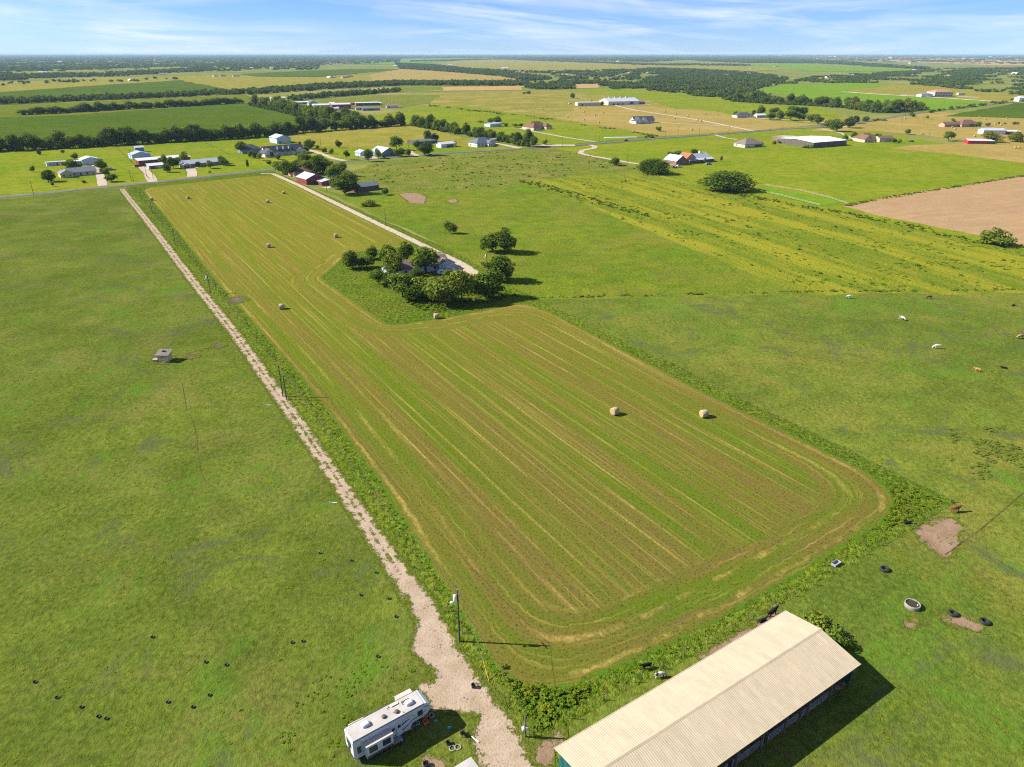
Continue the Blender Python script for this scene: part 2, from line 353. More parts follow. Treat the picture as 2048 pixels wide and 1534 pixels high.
# --- the mown hay field: windrow lines run with the parcel, the outer rounds follow the edge
HAYPX = [(282, 377), (545, 349), (838, 492), (700, 505), (655, 545), (640, 556), (778, 652), (870, 640), (1048, 606), (1100, 625), (1420, 792), (1838, 996),
         (1500, 1203), (1270, 1322), (1036, 1402), (760, 962), (600, 752), (440, 572), (330, 432)]
HAY = round_poly([tuple(G(*p))[:2] for p in HAYPX], {-1: 15.0, 3: 3.0, 4: 3.0, 5: 3.0, 6: 4.0, 7: 3.0, 8: 5.0}, 8)
def hay_material():
    m, k = new_mat('mown_hay'); v = k.coord(); e = k.attr('edge')
    # coordinates along and across the rows
    rot = -(TRACK_ANG - math.pi / 2)
    def lanes(la, ac, off=0.0, warp=0.0):
        vv = k.mapv(v, (1, 1, 1), rot)
        return k.mapv(vv, (ac, la, 1), 0, (off, off, 0))
    head = k.ramp(k.math('ADD', e, k.math('MULTIPLY', k.noise(v, 0.03, 0.0), 5.0)), 14.0, 11.5)     # 1 near the edge
    cmb = k.n('ShaderNodeCombineXYZ'); k.l(e, cmb.inputs[0])
    sp = k.n('ShaderNodeSeparateXYZ'); k.l(v, sp.inputs[0])
    k.l(k.math('MULTIPLY', k.math('ADD', sp.outputs[0], sp.outputs[1]), 0.02), cmb.inputs[1])
    ringv = cmb.outputs[0]
    def both(la, ac, detail, rough, off, ringscale):
        a = k.noise(lanes(la, ac, off), 1.0, detail, rough)
        r = k.noise(k.mapv(ringv, (ringscale, 1, 1), 0, (off, 0, 0)), 1.0, detail, rough)
        nd = k.n('ShaderNodeMix', data_type='FLOAT'); k.l(head, nd.inputs[0]); k.l(a, nd.inputs[2]); k.l(r, nd.inputs[3]); return nd.outputs[0]
    broad = both(0.006, 0.12, 3.0, 0.6, 3.1, 0.18)
    fine = both(0.012, 0.85, 4.0, 0.7, 8.7, 0.75)
    # pale straw lines left where the windrows lay
    vx = k.mapv(v, (1, 1, 1), rot); sx = k.n('ShaderNodeSeparateXYZ'); k.l(vx, sx.inputs[0])
    wob = k.math('MULTIPLY', k.noise(lanes(0.012, 0.02, 2.0), 1.0, 3.0), 2.2)
    ph = k.math('FRACT', k.math('MULTIPLY', k.math('ADD', sx.outputs[0], wob), 1 / 3.7))
    ln = k.ramp(k.math('ABSOLUTE', k.math('SUBTRACT', ph, 0.5)), 0.10, 0.02)
    phr = k.math('FRACT', k.math('MULTIPLY', k.math('ADD', e, k.math('MULTIPLY', k.noise(v, 0.02, 0.0), 1.6)), 1 / 4.6))
    lnr = k.ramp(k.math('ABSOLUTE', k.math('SUBTRACT', phr, 0.5)), 0.14, 0.03)
    nd = k.n('ShaderNodeMix', data_type='FLOAT'); k.l(head, nd.inputs[0]); k.l(ln, nd.inputs[2]); k.l(lnr, nd.inputs[3]); line = nd.outputs[0]
    brk = k.ramp(k.noise(lanes(0.022, 0.24, 5.0), 1.0, 4.0, 0.72), 0.44, 0.66)
    line = k.math('MULTIPLY', line, k.math('MULTIPLY', brk, k.ramp(k.noise(v, 1.6, 3.0, 0.7), 0.3, 0.62)))
    green, olive, brown, straw = (0.072, 0.118, 0.009), (0.124, 0.116, 0.014), (0.120, 0.094, 0.024), (0.42, 0.285, 0.085)
    patch = k.ramp(k.noise(v, 0.035, 4.0, 0.65), 0.38, 0.64)
    far = k.ramp(sp.outputs[1], 90.0, 330.0)        # blends to a paler yellow green towards the far half
    col = k.mix(k.ramp(broad, 0.40, 0.60), green, brown)
    col = k.mix(k.math('MULTIPLY', k.ramp(fine, 0.42, 0.66), 0.42), col, olive)
    col = k.mix(k.math('MULTIPLY', patch, 0.22), col, olive)
    col = k.mix(k.math('MULTIPLY', far, 0.6), col, k.mix(k.ramp(fine, 0.4, 0.62), (0.150, 0.170, 0.010), (0.215, 0.180, 0.022)))
    tuft = k.noise(v, 2.2, 3.0, 0.75)
    col = k.mix(k.math('MULTIPLY', k.ramp(tuft, 0.48, 0.36), 0.75), col, (0.035, 0.036, 0.006))
    col = k.mix(k.math('MULTIPLY', k.ramp(k.noise(v, 1.3, 3.0, 0.7), 0.58, 0.7), 0.5), col, (0.12, 0.165, 0.014))
    strawf = both(0.012, 1.6, 3.0, 0.75, 13.0, 1.4)
    col = k.mix(k.math('MULTIPLY', k.ramp(strawf, 0.55, 0.70), 0.40), col, straw)
    col = k.mix(k.math('MULTIPLY', line, 0.78), col, straw)
    rim = k.ramp(k.math('ADD', e, k.math('MULTIPLY', k.noise(v, 0.7, 4.0, 0.7), 2.0)), 1.35, 0.7)     # ragged rim runs into the margin grass
    col = k.mix(rim, col, (0.052, 0.125, 0.008))
    h = k.math('ADD', k.math('MULTIPLY', k.noise(v, 2.6, 3.0, 0.75), 0.5), k.math('MULTIPLY', fine, 0.5))
    finish(k, col, 0.95, h, 0.16, 1.0, spec=0.04)
    return m
grid_sheet('hay_field', HAY, 1.0, hay_material(), 3, smooth=5)

# --- gravel: the track on the left with its wide near end, the drive on the right, the yards
def gravel_mat(name, c0, c1, weedc, weed=0.5, mid=None, cut=0.5):
    m, k = new_mat(name); v = k.coord(); e = k.attr('edge')
    a = k.ramp(k.noise(v, 0.35, 5.0, 0.65), 0.35, 0.65); b = k.noise(v, 3.2, 4.0, 0.75)
    col = k.mix(a, c0, c1)
    col = k.mix(k.math('MULTIPLY', k.ramp(b, 0.46, 0.36), 0.55), col, tuple(x * 0.55 for x in c0))
    col = k.mix(k.math('MULTIPLY', k.ramp(b, 0.58, 0.72), 0.5), col, tuple(min(1, x * 1.25) for x in c1))
    wn = k.noise(v, 0.55, 6.0, 0.72, 0.4); wf = k.noise(v, 2.4, 3.0, 0.7)
    edge = k.math('SUBTRACT', 1.0, k.ramp(e, 0.0, 1.7))
    wv = k.math('ADD', wn, k.math('MULTIPLY', edge, 0.30))
    if mid: wv = k.math('ADD', wv, k.math('MULTIPLY', k.ramp(k.attr('mid'), mid, mid * 0.3), 0.17))
    wmask = k.ramp(k.math('ADD', wv, k.math('MULTIPLY', k.math('SUBTRACT', wf, 0.5), 0.3)), 1.0 - weed, 1.06 - weed)
    wmask = k.math('MAXIMUM', wmask, k.ramp(k.math('ADD', e, k.math('MULTIPLY', k.math('SUBTRACT', k.noise(v, 1.1, 3.0, 0.7), 0.5), 1.4)), 0.70, 0.1))
    gc = k.mix(k.ramp(wf, 0.36, 0.6), tuple(x * 0.5 for x in weedc), tuple(x * 1.25 for x in weedc))
    col = k.mix(wmask, col, gc)
    h = k.math('ADD', b, k.math('MULTIPLY', k.math('MULTIPLY', wmask, wf), 1.6))
    finish(k, col, 0.95, h, 0.10, 1.0, spec=0.08)
    return m
gm_track = gravel_mat('track_gravel', (0.30, 0.225, 0.15), (0.39, 0.30, 0.215), (0.086, 0.108, 0.013), 0.365, mid=0.6)
gm_yard = gravel_mat('yard_gravel', (0.31, 0.22, 0.14), (0.40, 0.295, 0.20), (0.072, 0.098, 0.010), 0.41)
gm_drive = gravel_mat('drive_gravel', (0.36, 0.29, 0.21), (0.45, 0.37, 0.28), (0.085, 0.12, 0.016), 0.30)
def strip(px_mid, widths):
    """outline of a lane from its middle line and half widths in metres"""
    P = [G(*p) for p in px_mid]; L, R = [], []
    for i, p in enumerate(P):
        d = (P[min(i + 1, len(P) - 1)] - P[max(i - 1, 0)]).normalized(); n = Vector((-d.y, d.x, 0))
        w_ = widths[i] if isinstance(widths, (list, tuple)) else widths
        L.append(p + n * w_); R.append(p - n * w_)
    return [tuple(p)[:2] for p in L + R[::-1]]
TR = [(243, 378), (300, 449), (380, 555), (470, 668), (560, 795), (640, 910), (720, 1030), (800, 1148), (835, 1200)]
trw = [tuple(G(*p))[:2] for p in TR]
YARD = [(805, 1172), (858, 1178), (905, 1262), (950, 1336), (1000, 1402), (1050, 1470), (1090, 1560), (1120, 1640), (1010, 1640), (965, 1545), (948, 1530), (935, 1465), (955, 1440),
        (905, 1425), (862, 1440), (850, 1402), (822, 1378), (838, 1362), (872, 1358), (835, 1322), (812, 1300), (830, 1262), (815, 1215)]
ts = strip(TR, [2.1, 2.1, 2.1, 2.0, 2.0, 2.0, 2.0, 2.2, 2.5]); nt = len(TR)
LANE = ts[:nt] + round_poly([tuple(G(*p))[:2] for p in YARD], 2.0, 3)[8:] + ts[nt:]
grid_sheet('gravel_track', LANE, 0.3, gm_track, 3, wob=0.05, extra={'mid': lambda x, y: line_dist(trw[:-1], x, y)})
DR = [(520, 348), (546, 348), (600, 372), (680, 411), (760, 450), (850, 493), (885, 510)]
drw = [tuple(G(*p))[:2] for p in DR]
grid_sheet('gravel_drive', strip(DR, 2.3), 0.6, gravel_mat('drive_track', (0.36, 0.29, 0.21), (0.45, 0.37, 0.28), (0.10, 0.13, 0.016), 0.31, mid=0.5), 4, extra={'mid': lambda x, y: line_dist(drw, x, y)})
grid_sheet('house_yard', round_poly([tuple(G(*p))[:2] for p in [(870, 503), (893, 507), (925, 522), (962, 545), (945, 556), (905, 548), (870, 540), (860, 520)]], 2, 3), 0.5, gm_drive, 4, wob=0.2)
sheet('house_lot', [(660, 552), (905, 504), (1056, 589), (793, 641)], g_margin, 3)

# --- country road and its branches
def asphalt():
    m, k = new_mat('asphalt'); v = k.coord(); a = k.noise(v, 0.12, 4.0, 0.6); b = k.noise(v, 4.0, 3.0)
    col = k.mix(k.ramp(a, 0.3, 0.7), (0.085, 0.082, 0.076), (0.135, 0.128, 0.118)); col = k.mix(k.math('MULTIPLY', k.ramp(b, 0.5, 0.3), 0.3), col, (0.05, 0.05, 0.05))
    finish(k, col, 0.85, b, 0.02, 1.0, spec=0.2); return m
m_asph = asphalt()
def road(name, px, w_, mat, layer=4):
    P = [G(*p) for p in px]; o = strip(px, w_)
    return sheet(name, None, mat, layer, jit=0.12, world=o, step=12)
road('country_road', [(-500, 450), (-200, 420), (0, 395), (120, 383), (248, 371), (400, 355), (560, 337), (640, 327), (700, 321), (800, 314), (900, 306), (1000, 300), (1060, 296), (1100, 294),
     (1200, 287), (1310, 277), (1400, 271), (1500, 264), (1570, 258), (1640, 255), (1690, 250)], 3.4, m_asph)
road('country_road', [(1690, 250), (1740, 242), (1790, 234), (1830, 227), (1870, 222), (1985, 209), (2100, 196), (2300, 175)], 3.6, m_asph)
gm_lane = paint('lane_gravel', (0.38, 0.31, 0.235), 0.95, 0.12, 0.15, spec=0.1)
gm_white = paint('white_caliche', (0.52, 0.48, 0.41), 0.95, 0.08, 0.1, spec=0.1)
for px, w_ in [([(206, 372), (203, 360), (197, 343), (190, 328)], 2.6),
               ([(306, 364), (298, 350), (287, 337), (283, 330)], 3.0), ([(276, 332), (300, 334), (310, 322), (300, 320)], 7.0),
               ([(384, 354), (385, 345), (381, 336)], 3.2), ([(372, 335), (398, 335)], 3.0),
               ([(690, 322), (665, 317), (645, 309), (628, 303), (617, 300)], 2.6),
               ([(745, 318), (735, 313), (727, 312)], 5.0), ([(835, 312), (822, 306), (818, 300)], 2.5),
               ([(1040, 297), (1012, 291), (985, 286)], 3.2), ([(1150, 291), (1090, 291), (1068, 291)], 6.0),
               ([(1190, 284), (1130, 275), (1060, 262), (1040, 257)], 2.4),
               ([(1180, 290), (1190, 293), (1188, 297), (1165, 301), (1160, 307), (1180, 312), (1215, 318), (1260, 326), (1300, 331), (1370, 330)], 2.6),
               ([(1505, 262), (1450, 251), (1400, 241), (1330, 230), (1270, 221), (1240, 214), (1222, 208)], 3.4),
               ([(1225, 210), (1260, 211), (1300, 210)], 7.0), ([(1450, 252), (1380, 249), (1340, 247), (1310, 244)], 2.6),
               ([(1430, 270), (1450, 276), (1475, 280)], 2.0), ([(1690, 255), (1650, 246), (1590, 241), (1500, 236), (1470, 235)], 4.0),
               ([(1640, 258), (1680, 266), (1715, 282), (1750, 284)], 2.4), ([(1990, 256), (1930, 253), (1890, 252)], 3.0),
               ([(650, 377), (662, 374), (672, 371)], 2.4), ([(640, 362), (655, 362)], 5.0)]:
    road('gravel_lane', px, w_, gm_lane, 5)
road('caliche_road', [(1684, 184), (1760, 189), (1850, 194), (1985, 203)], 5.5, gm_white, 5)
road('caliche_road', [(1800, 190), (1870, 192), (1960, 195)], 5.5, gm_white, 4)

# --- the patchwork of fields beyond
F = [('meadow', g_meadow, 1, [(640, 377), (700, 392), (760, 383), (960, 381), (1040, 364), (1110, 387), (1612, 590), (1060, 600), (905, 503)]),
     ('weedy_meadow', g_weedy, 1, [(1040, 362), (1190, 345), (1300, 345), (1420, 378), (1690, 425), (1840, 455), (1965, 487), (2200, 520), (2700, 580), (1610, 590), (1110, 387)]),
     ('weedy_field', g_weedy2, 1, [(690, 348), (760, 323), (960, 304), (1100, 297), (1200, 312), (1290, 338), (1180, 350), (1040, 362), (960, 381), (760, 383), (700, 380)]),
     ('pasture_upper', g_lime, 1, [(1100, 297), (1400, 273), (1640, 257), (1750, 262), (1900, 290), (2100, 300), (2900, 330), (2900, 520), (2200, 520), (1965, 487), (1690, 425), (1420, 378), (1300, 345), (1200, 312)]),
     ('ploughed_field', g_soil, 2, [(1686, 413), (1760, 397), (1900, 375), (2048, 351), (2500, 285), (3100, 420), (2500, 540), (2048, 491), (1960, 472), (1840, 447), (1740, 428)]),
     ('hay_strip', g_tan, 2, [(1780, 297), (1830, 290), (1900, 288), (2048, 290), (2500, 292), (2500, 345), (2048, 327), (1900, 308)]),
     ('hayed_field', g_tan, 2, [(1620, 262), (1740, 240), (1850, 226), (1880, 224), (2048, 236), (2600, 250), (2600, 300), (2048, 292), (1960, 285), (1840, 270), (1750, 262)]),
     ('dark_crop', g_crop, 2, [(1885, 233), (1985, 215), (2048, 203), (2400, 165), (2700, 260), (2048, 237)]),
     ('bright_field', g_bright, 2, [(1505, 181), (1560, 170), (1640, 167), (1700, 166), (1790, 168), (1690, 184), (1985, 204), (1960, 212), (1860, 224), (1780, 220)]),
     ('yard_field', g_olive, 2, [(1690, 184), (1790, 168), (1860, 172), (2048, 190), (2200, 196), (2048, 206), (1985, 203)]),
     ('bright_field', g_bright, 2, [(1490, 128), (1580, 127), (1840, 140), (1820, 142), (1650, 143), (1530, 138)]),
     ('hayed_field', g_tangreen, 1, [(740, 197), (860, 186), (1070, 181), (1250, 178), (1450, 196), (1640, 217), (1730, 240), (1560, 257), (1400, 269), (1310, 273), (1050, 230), (850, 212)]),
     ('pasture_rise', g_lime, 2, [(1130, 181), (1250, 177), (1450, 195), (1640, 215), (1690, 232), (1600, 246), (1500, 236), (1420, 222), (1340, 216), (1300, 200), (1200, 190)]),
     ('hayed_field', g_tan, 2, [(1290, 212), (1340, 216), (1420, 222), (1500, 236), (1640, 250), (1505, 262), (1400, 268), (1320, 272), (1200, 250), (1120, 238), (1150, 215)]),
     ('lime_pasture', g_lime, 2, [(690, 240), (800, 222), (860, 211), (950, 214), (1315, 272), (1130, 290), (1060, 292), (820, 250)]),
     ('olive_field', g_olive, 2, [(560, 272), (600, 262), (815, 249), (990, 288), (930, 294), (860, 281), (760, 296), (640, 294), (590, 285)]),
     ('yards', g_lime, 1, [(-400, 345), (0, 303), (530, 276), (600, 285), (900, 290), (1080, 292), (1080, 296), (900, 306), (700, 322), (590, 345), (248, 372), (0, 397), (-400, 440)]),
     ('crop_field', g_crop, 1, [(-400, 262), (0, 235), (130, 231), (480, 206), (520, 204), (660, 238), (530, 274), (0, 303), (-400, 345)]),
     ('crop_field', g_crop2, 1, [(-400, 232), (0, 212), (490, 189), (520, 200), (480, 206), (130, 231), (0, 235), (-400, 262)]),
     ('crop_field', g_crop, 1, [(-400, 200), (0, 184), (360, 160), (450, 177), (490, 187), (0, 211), (-400, 231)]),
     ('hayed_field', g_olive, 1, [(-400, 178), (0, 167), (250, 157), (420, 150), (520, 152), (500, 178), (450, 177), (360, 160), (0, 184), (-400, 200)]),
     ('hayed_field', g_olive, 2, [(370, 161), (440, 158), (520, 154), (640, 155), (760, 147), (770, 170), (500, 180), (450, 178)]),
     ('hayed_field', g_tan, 3, [(740, 150), (800, 138), (900, 139), (1050, 158), (1000, 164), (880, 166), (740, 168)]),
     ('crop_field', g_crop, 3, [(480, 148), (560, 144), (700, 138), (810, 138), (640, 154), (510, 153)]),
     ('stubble_field', g_stubble, 3, [(640, 186), (760, 176), (1045, 172), (1045, 180), (880, 182), (790, 180)]),
     ('green_strip', g_meadow, 4, [(790, 180), (800, 174), (880, 174), (890, 181)]),
     ('stubble_field', g_stubble, 3, [(1150, 169), (1197, 168), (1198, 176), (1150, 177)]),
     ('rough_field', g_weedy2, 2, [(590, 205), (760, 190), (880, 190), (860, 207), (800, 216), (600, 214)]),
     ('far_hay_field', g_olive, 2, [(850, 132), (940, 118), (1100, 121), (1300, 127), (1600, 137), (1500, 143), (1300, 138), (1080, 143)]),
     ('far_green_field', g_bright, 3, [(700, 128), (770, 122), (900, 116), (960, 117), (870, 124), (790, 130)]),
     ('far_green_field', g_crop, 2, [(-100, 142), (60, 141), (190, 131), (120, 126), (-100, 128)]),
     ('far_tan_field', g_stubble, 2, [(1660, 118), (1800, 114), (2300, 124), (2300, 132), (2000, 131), (1800, 124)]),
     ('far_tan_field', g_tan, 2, [(1500, 118), (1660, 113), (1800, 115), (1700, 120)]),
     ('farm_paddock', g_bright, 3, [(1500, 378), (1530, 372), (1690, 405), (1640, 412)])]
for i, (nm, mt, ly, px) in enumerate(F): sheet(nm, px, mt, ly + 0.02 * (i + 1))
def grown(px, r):
    P = [G(*p) for p in px]; c = sum(P, Vector()) / len(P)
    return round_poly([tuple(c + (p - c) * (1 + 0.9 / max(0.8, (p - c).length)))[:2] for p in P], r, 3)
m_soil_dark = gravel_mat('trodden_soil', (0.095, 0.070, 0.045), (0.15, 0.11, 0.075), (0.095, 0.115, 0.014), 0.42)
m_soil_patch = gravel_mat('soil_patch', (0.20, 0.130, 0.080), (0.27, 0.185, 0.120), (0.095, 0.115, 0.014), 0.33)
for px in [(1832, 1062), (1870, 1042), (1908, 1034), (1920, 1060), (1912, 1100), (1890, 1115), (1850, 1085)],: 
    grid_sheet('bare_patch', grown(px, 2.0), 0.35, m_soil_patch, 2, wob=0.35)
for px in ([(796, 388), (830, 386), (852, 393), (848, 408), (820, 407)], [(893, 401), (912, 398), (916, 404), (900, 407)],
           [(1880, 1232), (1915, 1236), (1962, 1248), (1955, 1262), (1900, 1250)], [(1810, 1248), (1825, 1242), (1832, 1250), (1820, 1256)],
           [(295, 722), (318, 708), (350, 716), (335, 728)], [(368, 716), (380, 709), (400, 711), (386, 719)], [(420, 693), (436, 686), (452, 690), (436, 697)],
           [(1400, 1310), (1470, 1270), (1545, 1225), (1560, 1232), (1480, 1285), (1420, 1320)], [(1060, 1500), (1100, 1470), (1130, 1462), (1120, 1485), (1105, 1500), (1098, 1540), (1080, 1530)],
           [(835, 1534), (850, 1515), (900, 1522), (880, 1545)], [(445, 600), (480, 592), (500, 600), (470, 608)]):
    grid_sheet('bare_patch', grown(px, 1.2), 0.3, m_soil_dark if px[0][0] < 500 else m_soil_patch, 4, wob=0.3)
m_trail = grass('trodden_trail', (0.05, 0.055, 0.012), (0.085, 0.075, 0.020), (0.11, 0.095, 0.03), (0.15, 0.11, 0.05), 0.6, big=0.1, seed=151, fleck=0.6)
for px, w_ in [([(364, 765), (370, 800), (374, 822)], .11), ([(385, 838), (394, 875), (396, 910), (402, 945), (412, 965)], .13), ([(348, 712), (400, 701), (436, 691)], .4), ([(1230, 1302), (1330, 1245), (1470, 1180), (1600, 1112), (1680, 1068)], .28), ([(1890, 1110), (1960, 1060), (2048, 985)], .13)]:
    road('cattle_trail', px, w_, m_trail, 2)
# ------------------------------------------------------------------ trees
def leaf_mat(name, c_dark, c_mid, c_light):
    m, k = new_mat(name)
    oi = k.n('ShaderNodeObjectInfo'); t = k.attr('tint')
    col = k.mix(k.ramp(t, 0.0, 0.55), c_dark, c_mid); col = k.mix(k.ramp(t, 0.5, 1.0), col, c_light)
    col = k.mix(k.ramp(oi.outputs['Random'], 0.45, 0.0), col, k.mix(t, tuple(c * 0.7 for c in c_dark), c_mid))
    col = k.mix(k.math('MULTIPLY', k.ramp(oi.outputs['Random'], 0.65, 1.0), 0.6), col, (c_light[0] * 1.1, c_light[1] * 1.0, c_light[2]))
    d = k.n('ShaderNodeBsdfDiffuse'); k.l(col, d.inputs['Color'])
    tr = k.n('ShaderNodeBsdfTranslucent'); k.l(k.mix(0.5, col, c_light), tr.inputs['Color'])
    ms = k.n('ShaderNodeMixShader'); ms.inputs[0].default_value = 0.3; k.l(d.outputs[0], ms.inputs[1]); k.l(tr.outputs[0], ms.inputs[2])
    o = k.n('ShaderNodeOutputMaterial'); k.l(ms.outputs[0], o.inputs['Surface'])
    return m
m_leaf = leaf_mat('leaf_green', (0.048, 0.090, 0.012), (0.095, 0.155, 0.018), (0.200, 0.250, 0.030))
m_leafd = leaf_mat('leaf_dark', (0.040, 0.080, 0.011), (0.080, 0.132, 0.015), (0.165, 0.215, 0.026))
m_leafy = leaf_mat('leaf_yellow', (0.10, 0.125, 0.014), (0.18, 0.20, 0.022), (0.27, 0.265, 0.034))
m_leafg = leaf_mat('leaf_far', (0.046, 0.088, 0.016), (0.085, 0.135, 0.022), (0.150, 0.200, 0.032))
m_bark = paint('bark', (0.085, 0.065, 0.05), 0.9, 0.2, 2.0)

def crown_mesh(name, seed, mat, clumps=26, per=95, leaf=0.036, shape='round', low=0.07):
    """leaf-sized faces spread over many uneven clumps; unit size: width 1, height 1"""
    rs = np.random.RandomState(seed); V = []; T = []
    lobes = [(rs.uniform(-0.2, 0.2), rs.uniform(-0.2, 0.2), rs.uniform(0.30, 0.74), rs.uniform(0.15, 0.27)) for _ in range(5)] + [(0, 0, 0.5, 0.26)]
    C = []; tries = 0
    while len(C) < clumps and tries < 4000:
        tries += 1
        d = rs.normal(size=3); d /= np.linalg.norm(d); r = rs.uniform(0.35, 1.0) ** 0.6
        if shape == 'round':
            lb_ = lobes[rs.randint(len(lobes))]; c = np.array([lb_[0] + d[0] * lb_[3] * r, lb_[1] + d[1] * lb_[3] * r, max(low + 0.08, lb_[2] + d[2] * lb_[3] * r)])
        elif shape == 'tall': c = np.array([d[0] * 0.30 * r, d[1] * 0.30 * r, low + (1 - low) * 0.5 + d[2] * (1 - low) * 0.42 * r]); c[:2] *= 1.15 - 0.5 * c[2]
        elif shape == 'mound': c = np.array([d[0] * 0.40 * r, d[1] * 0.40 * r, 0.10 + abs(d[2]) * 0.66 * r])
        else: c = np.array([d[0], d[1], 0]); t = rs.uniform(0, 1); c = np.array([d[0] * 0.4 * (1 - t) * r, d[1] * 0.4 * (1 - t) * r, 0.12 + 0.8 * t])
        R = rs.uniform(0.10, 0.20) * (1.1 if shape != 'cone' else 0.7 * (1.15 - c[2]))
        C.append((c, R, rs.uniform(0, 1)))
    for c, R, tn in C:
        n = max(6, int(per * (R / 0.15) ** 1.6))
        d = rs.normal(size=(n, 3)); d[:, 2] += 0.25; d /= np.linalg.norm(d, axis=1)[:, None]
        rad = R * rs.uniform(0.55, 1.12, (n, 1))
        P = c + d * rad * np.array([1.15, 1.15, 0.9]); P[:, 2] = np.maximum(P[:, 2], 0.02)
        nn = d + rs.normal(size=(n, 3)) * 0.55; nn /= np.linalg.norm(nn, axis=1)[:, None]
        up = rs.normal(size=(n, 3)); a = np.cross(nn, up); a /= np.linalg.norm(a, axis=1)[:, None]; b = np.cross(nn, a)
        s1 = leaf * rs.uniform(0.6, 1.35, (n, 1)); s2 = s1 * rs.uniform(0.55, 0.95, (n, 1))
        V.append(np.stack([P - a * s1, P - b * s2, P + a * s1, P + b * s2], 1).reshape(-1, 3))
        T.append(np.repeat(np.clip(tn * 0.65 + rs.uniform(0, 0.5, n), 0, 1), 4))
    V = np.concatenate(V); T = np.concatenate(T); nq = len(V) // 4
    me = bpy.data.meshes.new(name); me.vertices.add(len(V)); me.vertices.foreach_set('co', V.astype(np.float32).ravel())
    me.loops.add(nq * 4); me.loops.foreach_set('vertex_index', np.arange(nq * 4, dtype=np.int32))
    me.polygons.add(nq); me.polygons.foreach_set('loop_start', np.arange(0, nq * 4, 4, dtype=np.int32))
    me.update(calc_edges=True); me.materials.append(mat)
    at = me.attributes.new('tint', 'FLOAT', 'POINT'); at.data.foreach_set('value', T.astype(np.float32))
    return me
def trunk_mesh(name, seed, low=0.24):
    rs = random.Random(seed); m = MB()
    top = Vector((rs.uniform(-.03, .03), rs.uniform(-.03, .03), 0.5))
    m.tube((0, 0, -0.03), (top * 0.5) + Vector((0, 0, 0)), 0.032, 0.024, 7); m.tube(top * 0.5, top, 0.024, 0.012, 6)
    for i in range(6):
        a = rs.uniform(0, 6.28) + i; z0 = rs.uniform(low * 0.8, 0.46); z1 = z0 + rs.uniform(0.12, 0.3); r = rs.uniform(0.16, 0.32)
        p0 = (0, 0, z0); p1 = (r * 0.5 * math.cos(a), r * 0.5 * math.sin(a), (z0 + z1) / 2 + 0.02); p2 = (r * math.cos(a), r * math.sin(a), z1)
        m.tube(p0, p1, 0.014, 0.010, 5); m.tube(p1, p2, 0.010, 0.004, 5)
    return m.mesh(name, m_bark)
CR = {'round': [crown_mesh('crown', 11 + i, m_leaf, 26 + 2 * i) for i in range(4)],
      'dark': [crown_mesh('crown', 31 + i, m_leafd, 30) for i in range(3)],
      'yellow': [crown_mesh('crown', 51 + i, m_leafy, 24, 80) for i in range(2)],
      'tall': [crown_mesh('crown', 61 + i, m_leaf, 24, shape='tall') for i in range(2)],
      'mound': [crown_mesh('crown', 71 + i, m_leafd, 44, 130, 0.026, 'mound') for i in range(2)],
      'bush': [crown_mesh('crown', 81 + i, m_leaf, 16, 70, 0.045, 'mound') for i in range(3)],
      'cone': [crown_mesh('crown', 91, m_leafd, 30, 60, 0.03, 'cone')]}
TK = [trunk_mesh('trunk', i) for i in range(4)]
N_TREE = [0]
def tree_m(loc, w_, h_, kind='round', label=None, group=None, parts=True, name='tree', cat='tree'):
    i = N_TREE[0]; N_TREE[0] += 1; rz = random.uniform(0, 6.28)
    t = empty(name, loc, rz)
    c = obj('crown', CR[kind][i % len(CR[kind])], t); c.scale = (w_ * 1.12, w_ * 1.12 * random.uniform(0.92, 1.08), h_ * 1.03)
    if kind not in ('mound', 'bush'):
        k = obj('trunk', TK[i % 4], t); k.scale = (max(w_, 3) * 0.9, max(w_, 3) * 0.9, h_)
    tag(t, label, cat, group)
    return t
def tree(u, v, vt, wpx, kind='round', label=None, group=None, **kw):
    """tree whose foot shows at (u, v), its top at row vt, crown wpx pixels wide"""
    return tree_m(G(u, v), wpx * MPP(v), max(1.2, HT(u, v, vt)), kind, label, group, **kw)
def tree_set(rows, what, group, **kw):
    rows = sorted(rows, key=lambda r: r[0])
    for i, r in enumerate(rows):
        lab = r[5] if len(r) > 5 else '%s tree from the left %s' % (ordinal(i), what)
        tree(*r[:4], r[4] if len(r) > 4 else 'round', lab, group, **kw)

tree_set([(706, 537, 501, 38, 'dark'), (733, 536, 511, 34), (743, 518, 493, 28, 'dark'), (777, 524, 486, 42), (815, 522, 483, 38, 'dark'), (787, 552, 503, 42),
          (852, 546, 494, 58), (758, 570, 538, 44), (805, 594, 545, 66), (828, 604, 573, 46, 'dark'), (860, 598, 546, 60), (893, 610, 546, 74, 'dark'),
          (924, 608, 540, 60), (972, 597, 540, 74, 'dark'), (1004, 564, 514, 58, 'dark'), (832, 572, 535, 36), (945, 585, 545, 40), (780, 575, 540, 36, 'dark'), (900, 575, 538, 40)],
         'in the grove hiding the grey roofed house', 'trees of the grove in the hay field')
tree(985, 504, 461, 46, 'dark', 'left of the two joined dark trees in the green meadow beyond the grove', None)
tree(1010, 506, 459, 50, 'dark', 'right of the two joined dark trees in the green meadow beyond the grove', None)
tree(902, 467, 442, 25, 'round', 'small round tree standing alone in the meadow left of the joined pair', None)
tree(974, 534, 520, 30, 'bush', 'low yellow green bush beside the pole by the house drive', None, name='bush', cat='bush')
tree(1448, 380, 336, 92, 'mound', 'wide dark domed oak beside the red porch house', None)
tree(1308, 347, 312, 60, 'mound', 'dark bushy tree in front of the red porch house', None)
tree(1229, 331, 314, 24, 'round', 'small round tree beside the curving white lane', None)
tree(1988, 490, 451, 56, 'bush', 'big leafy bush at the corner of the ploughed field', None, name='bush', cat='bush')
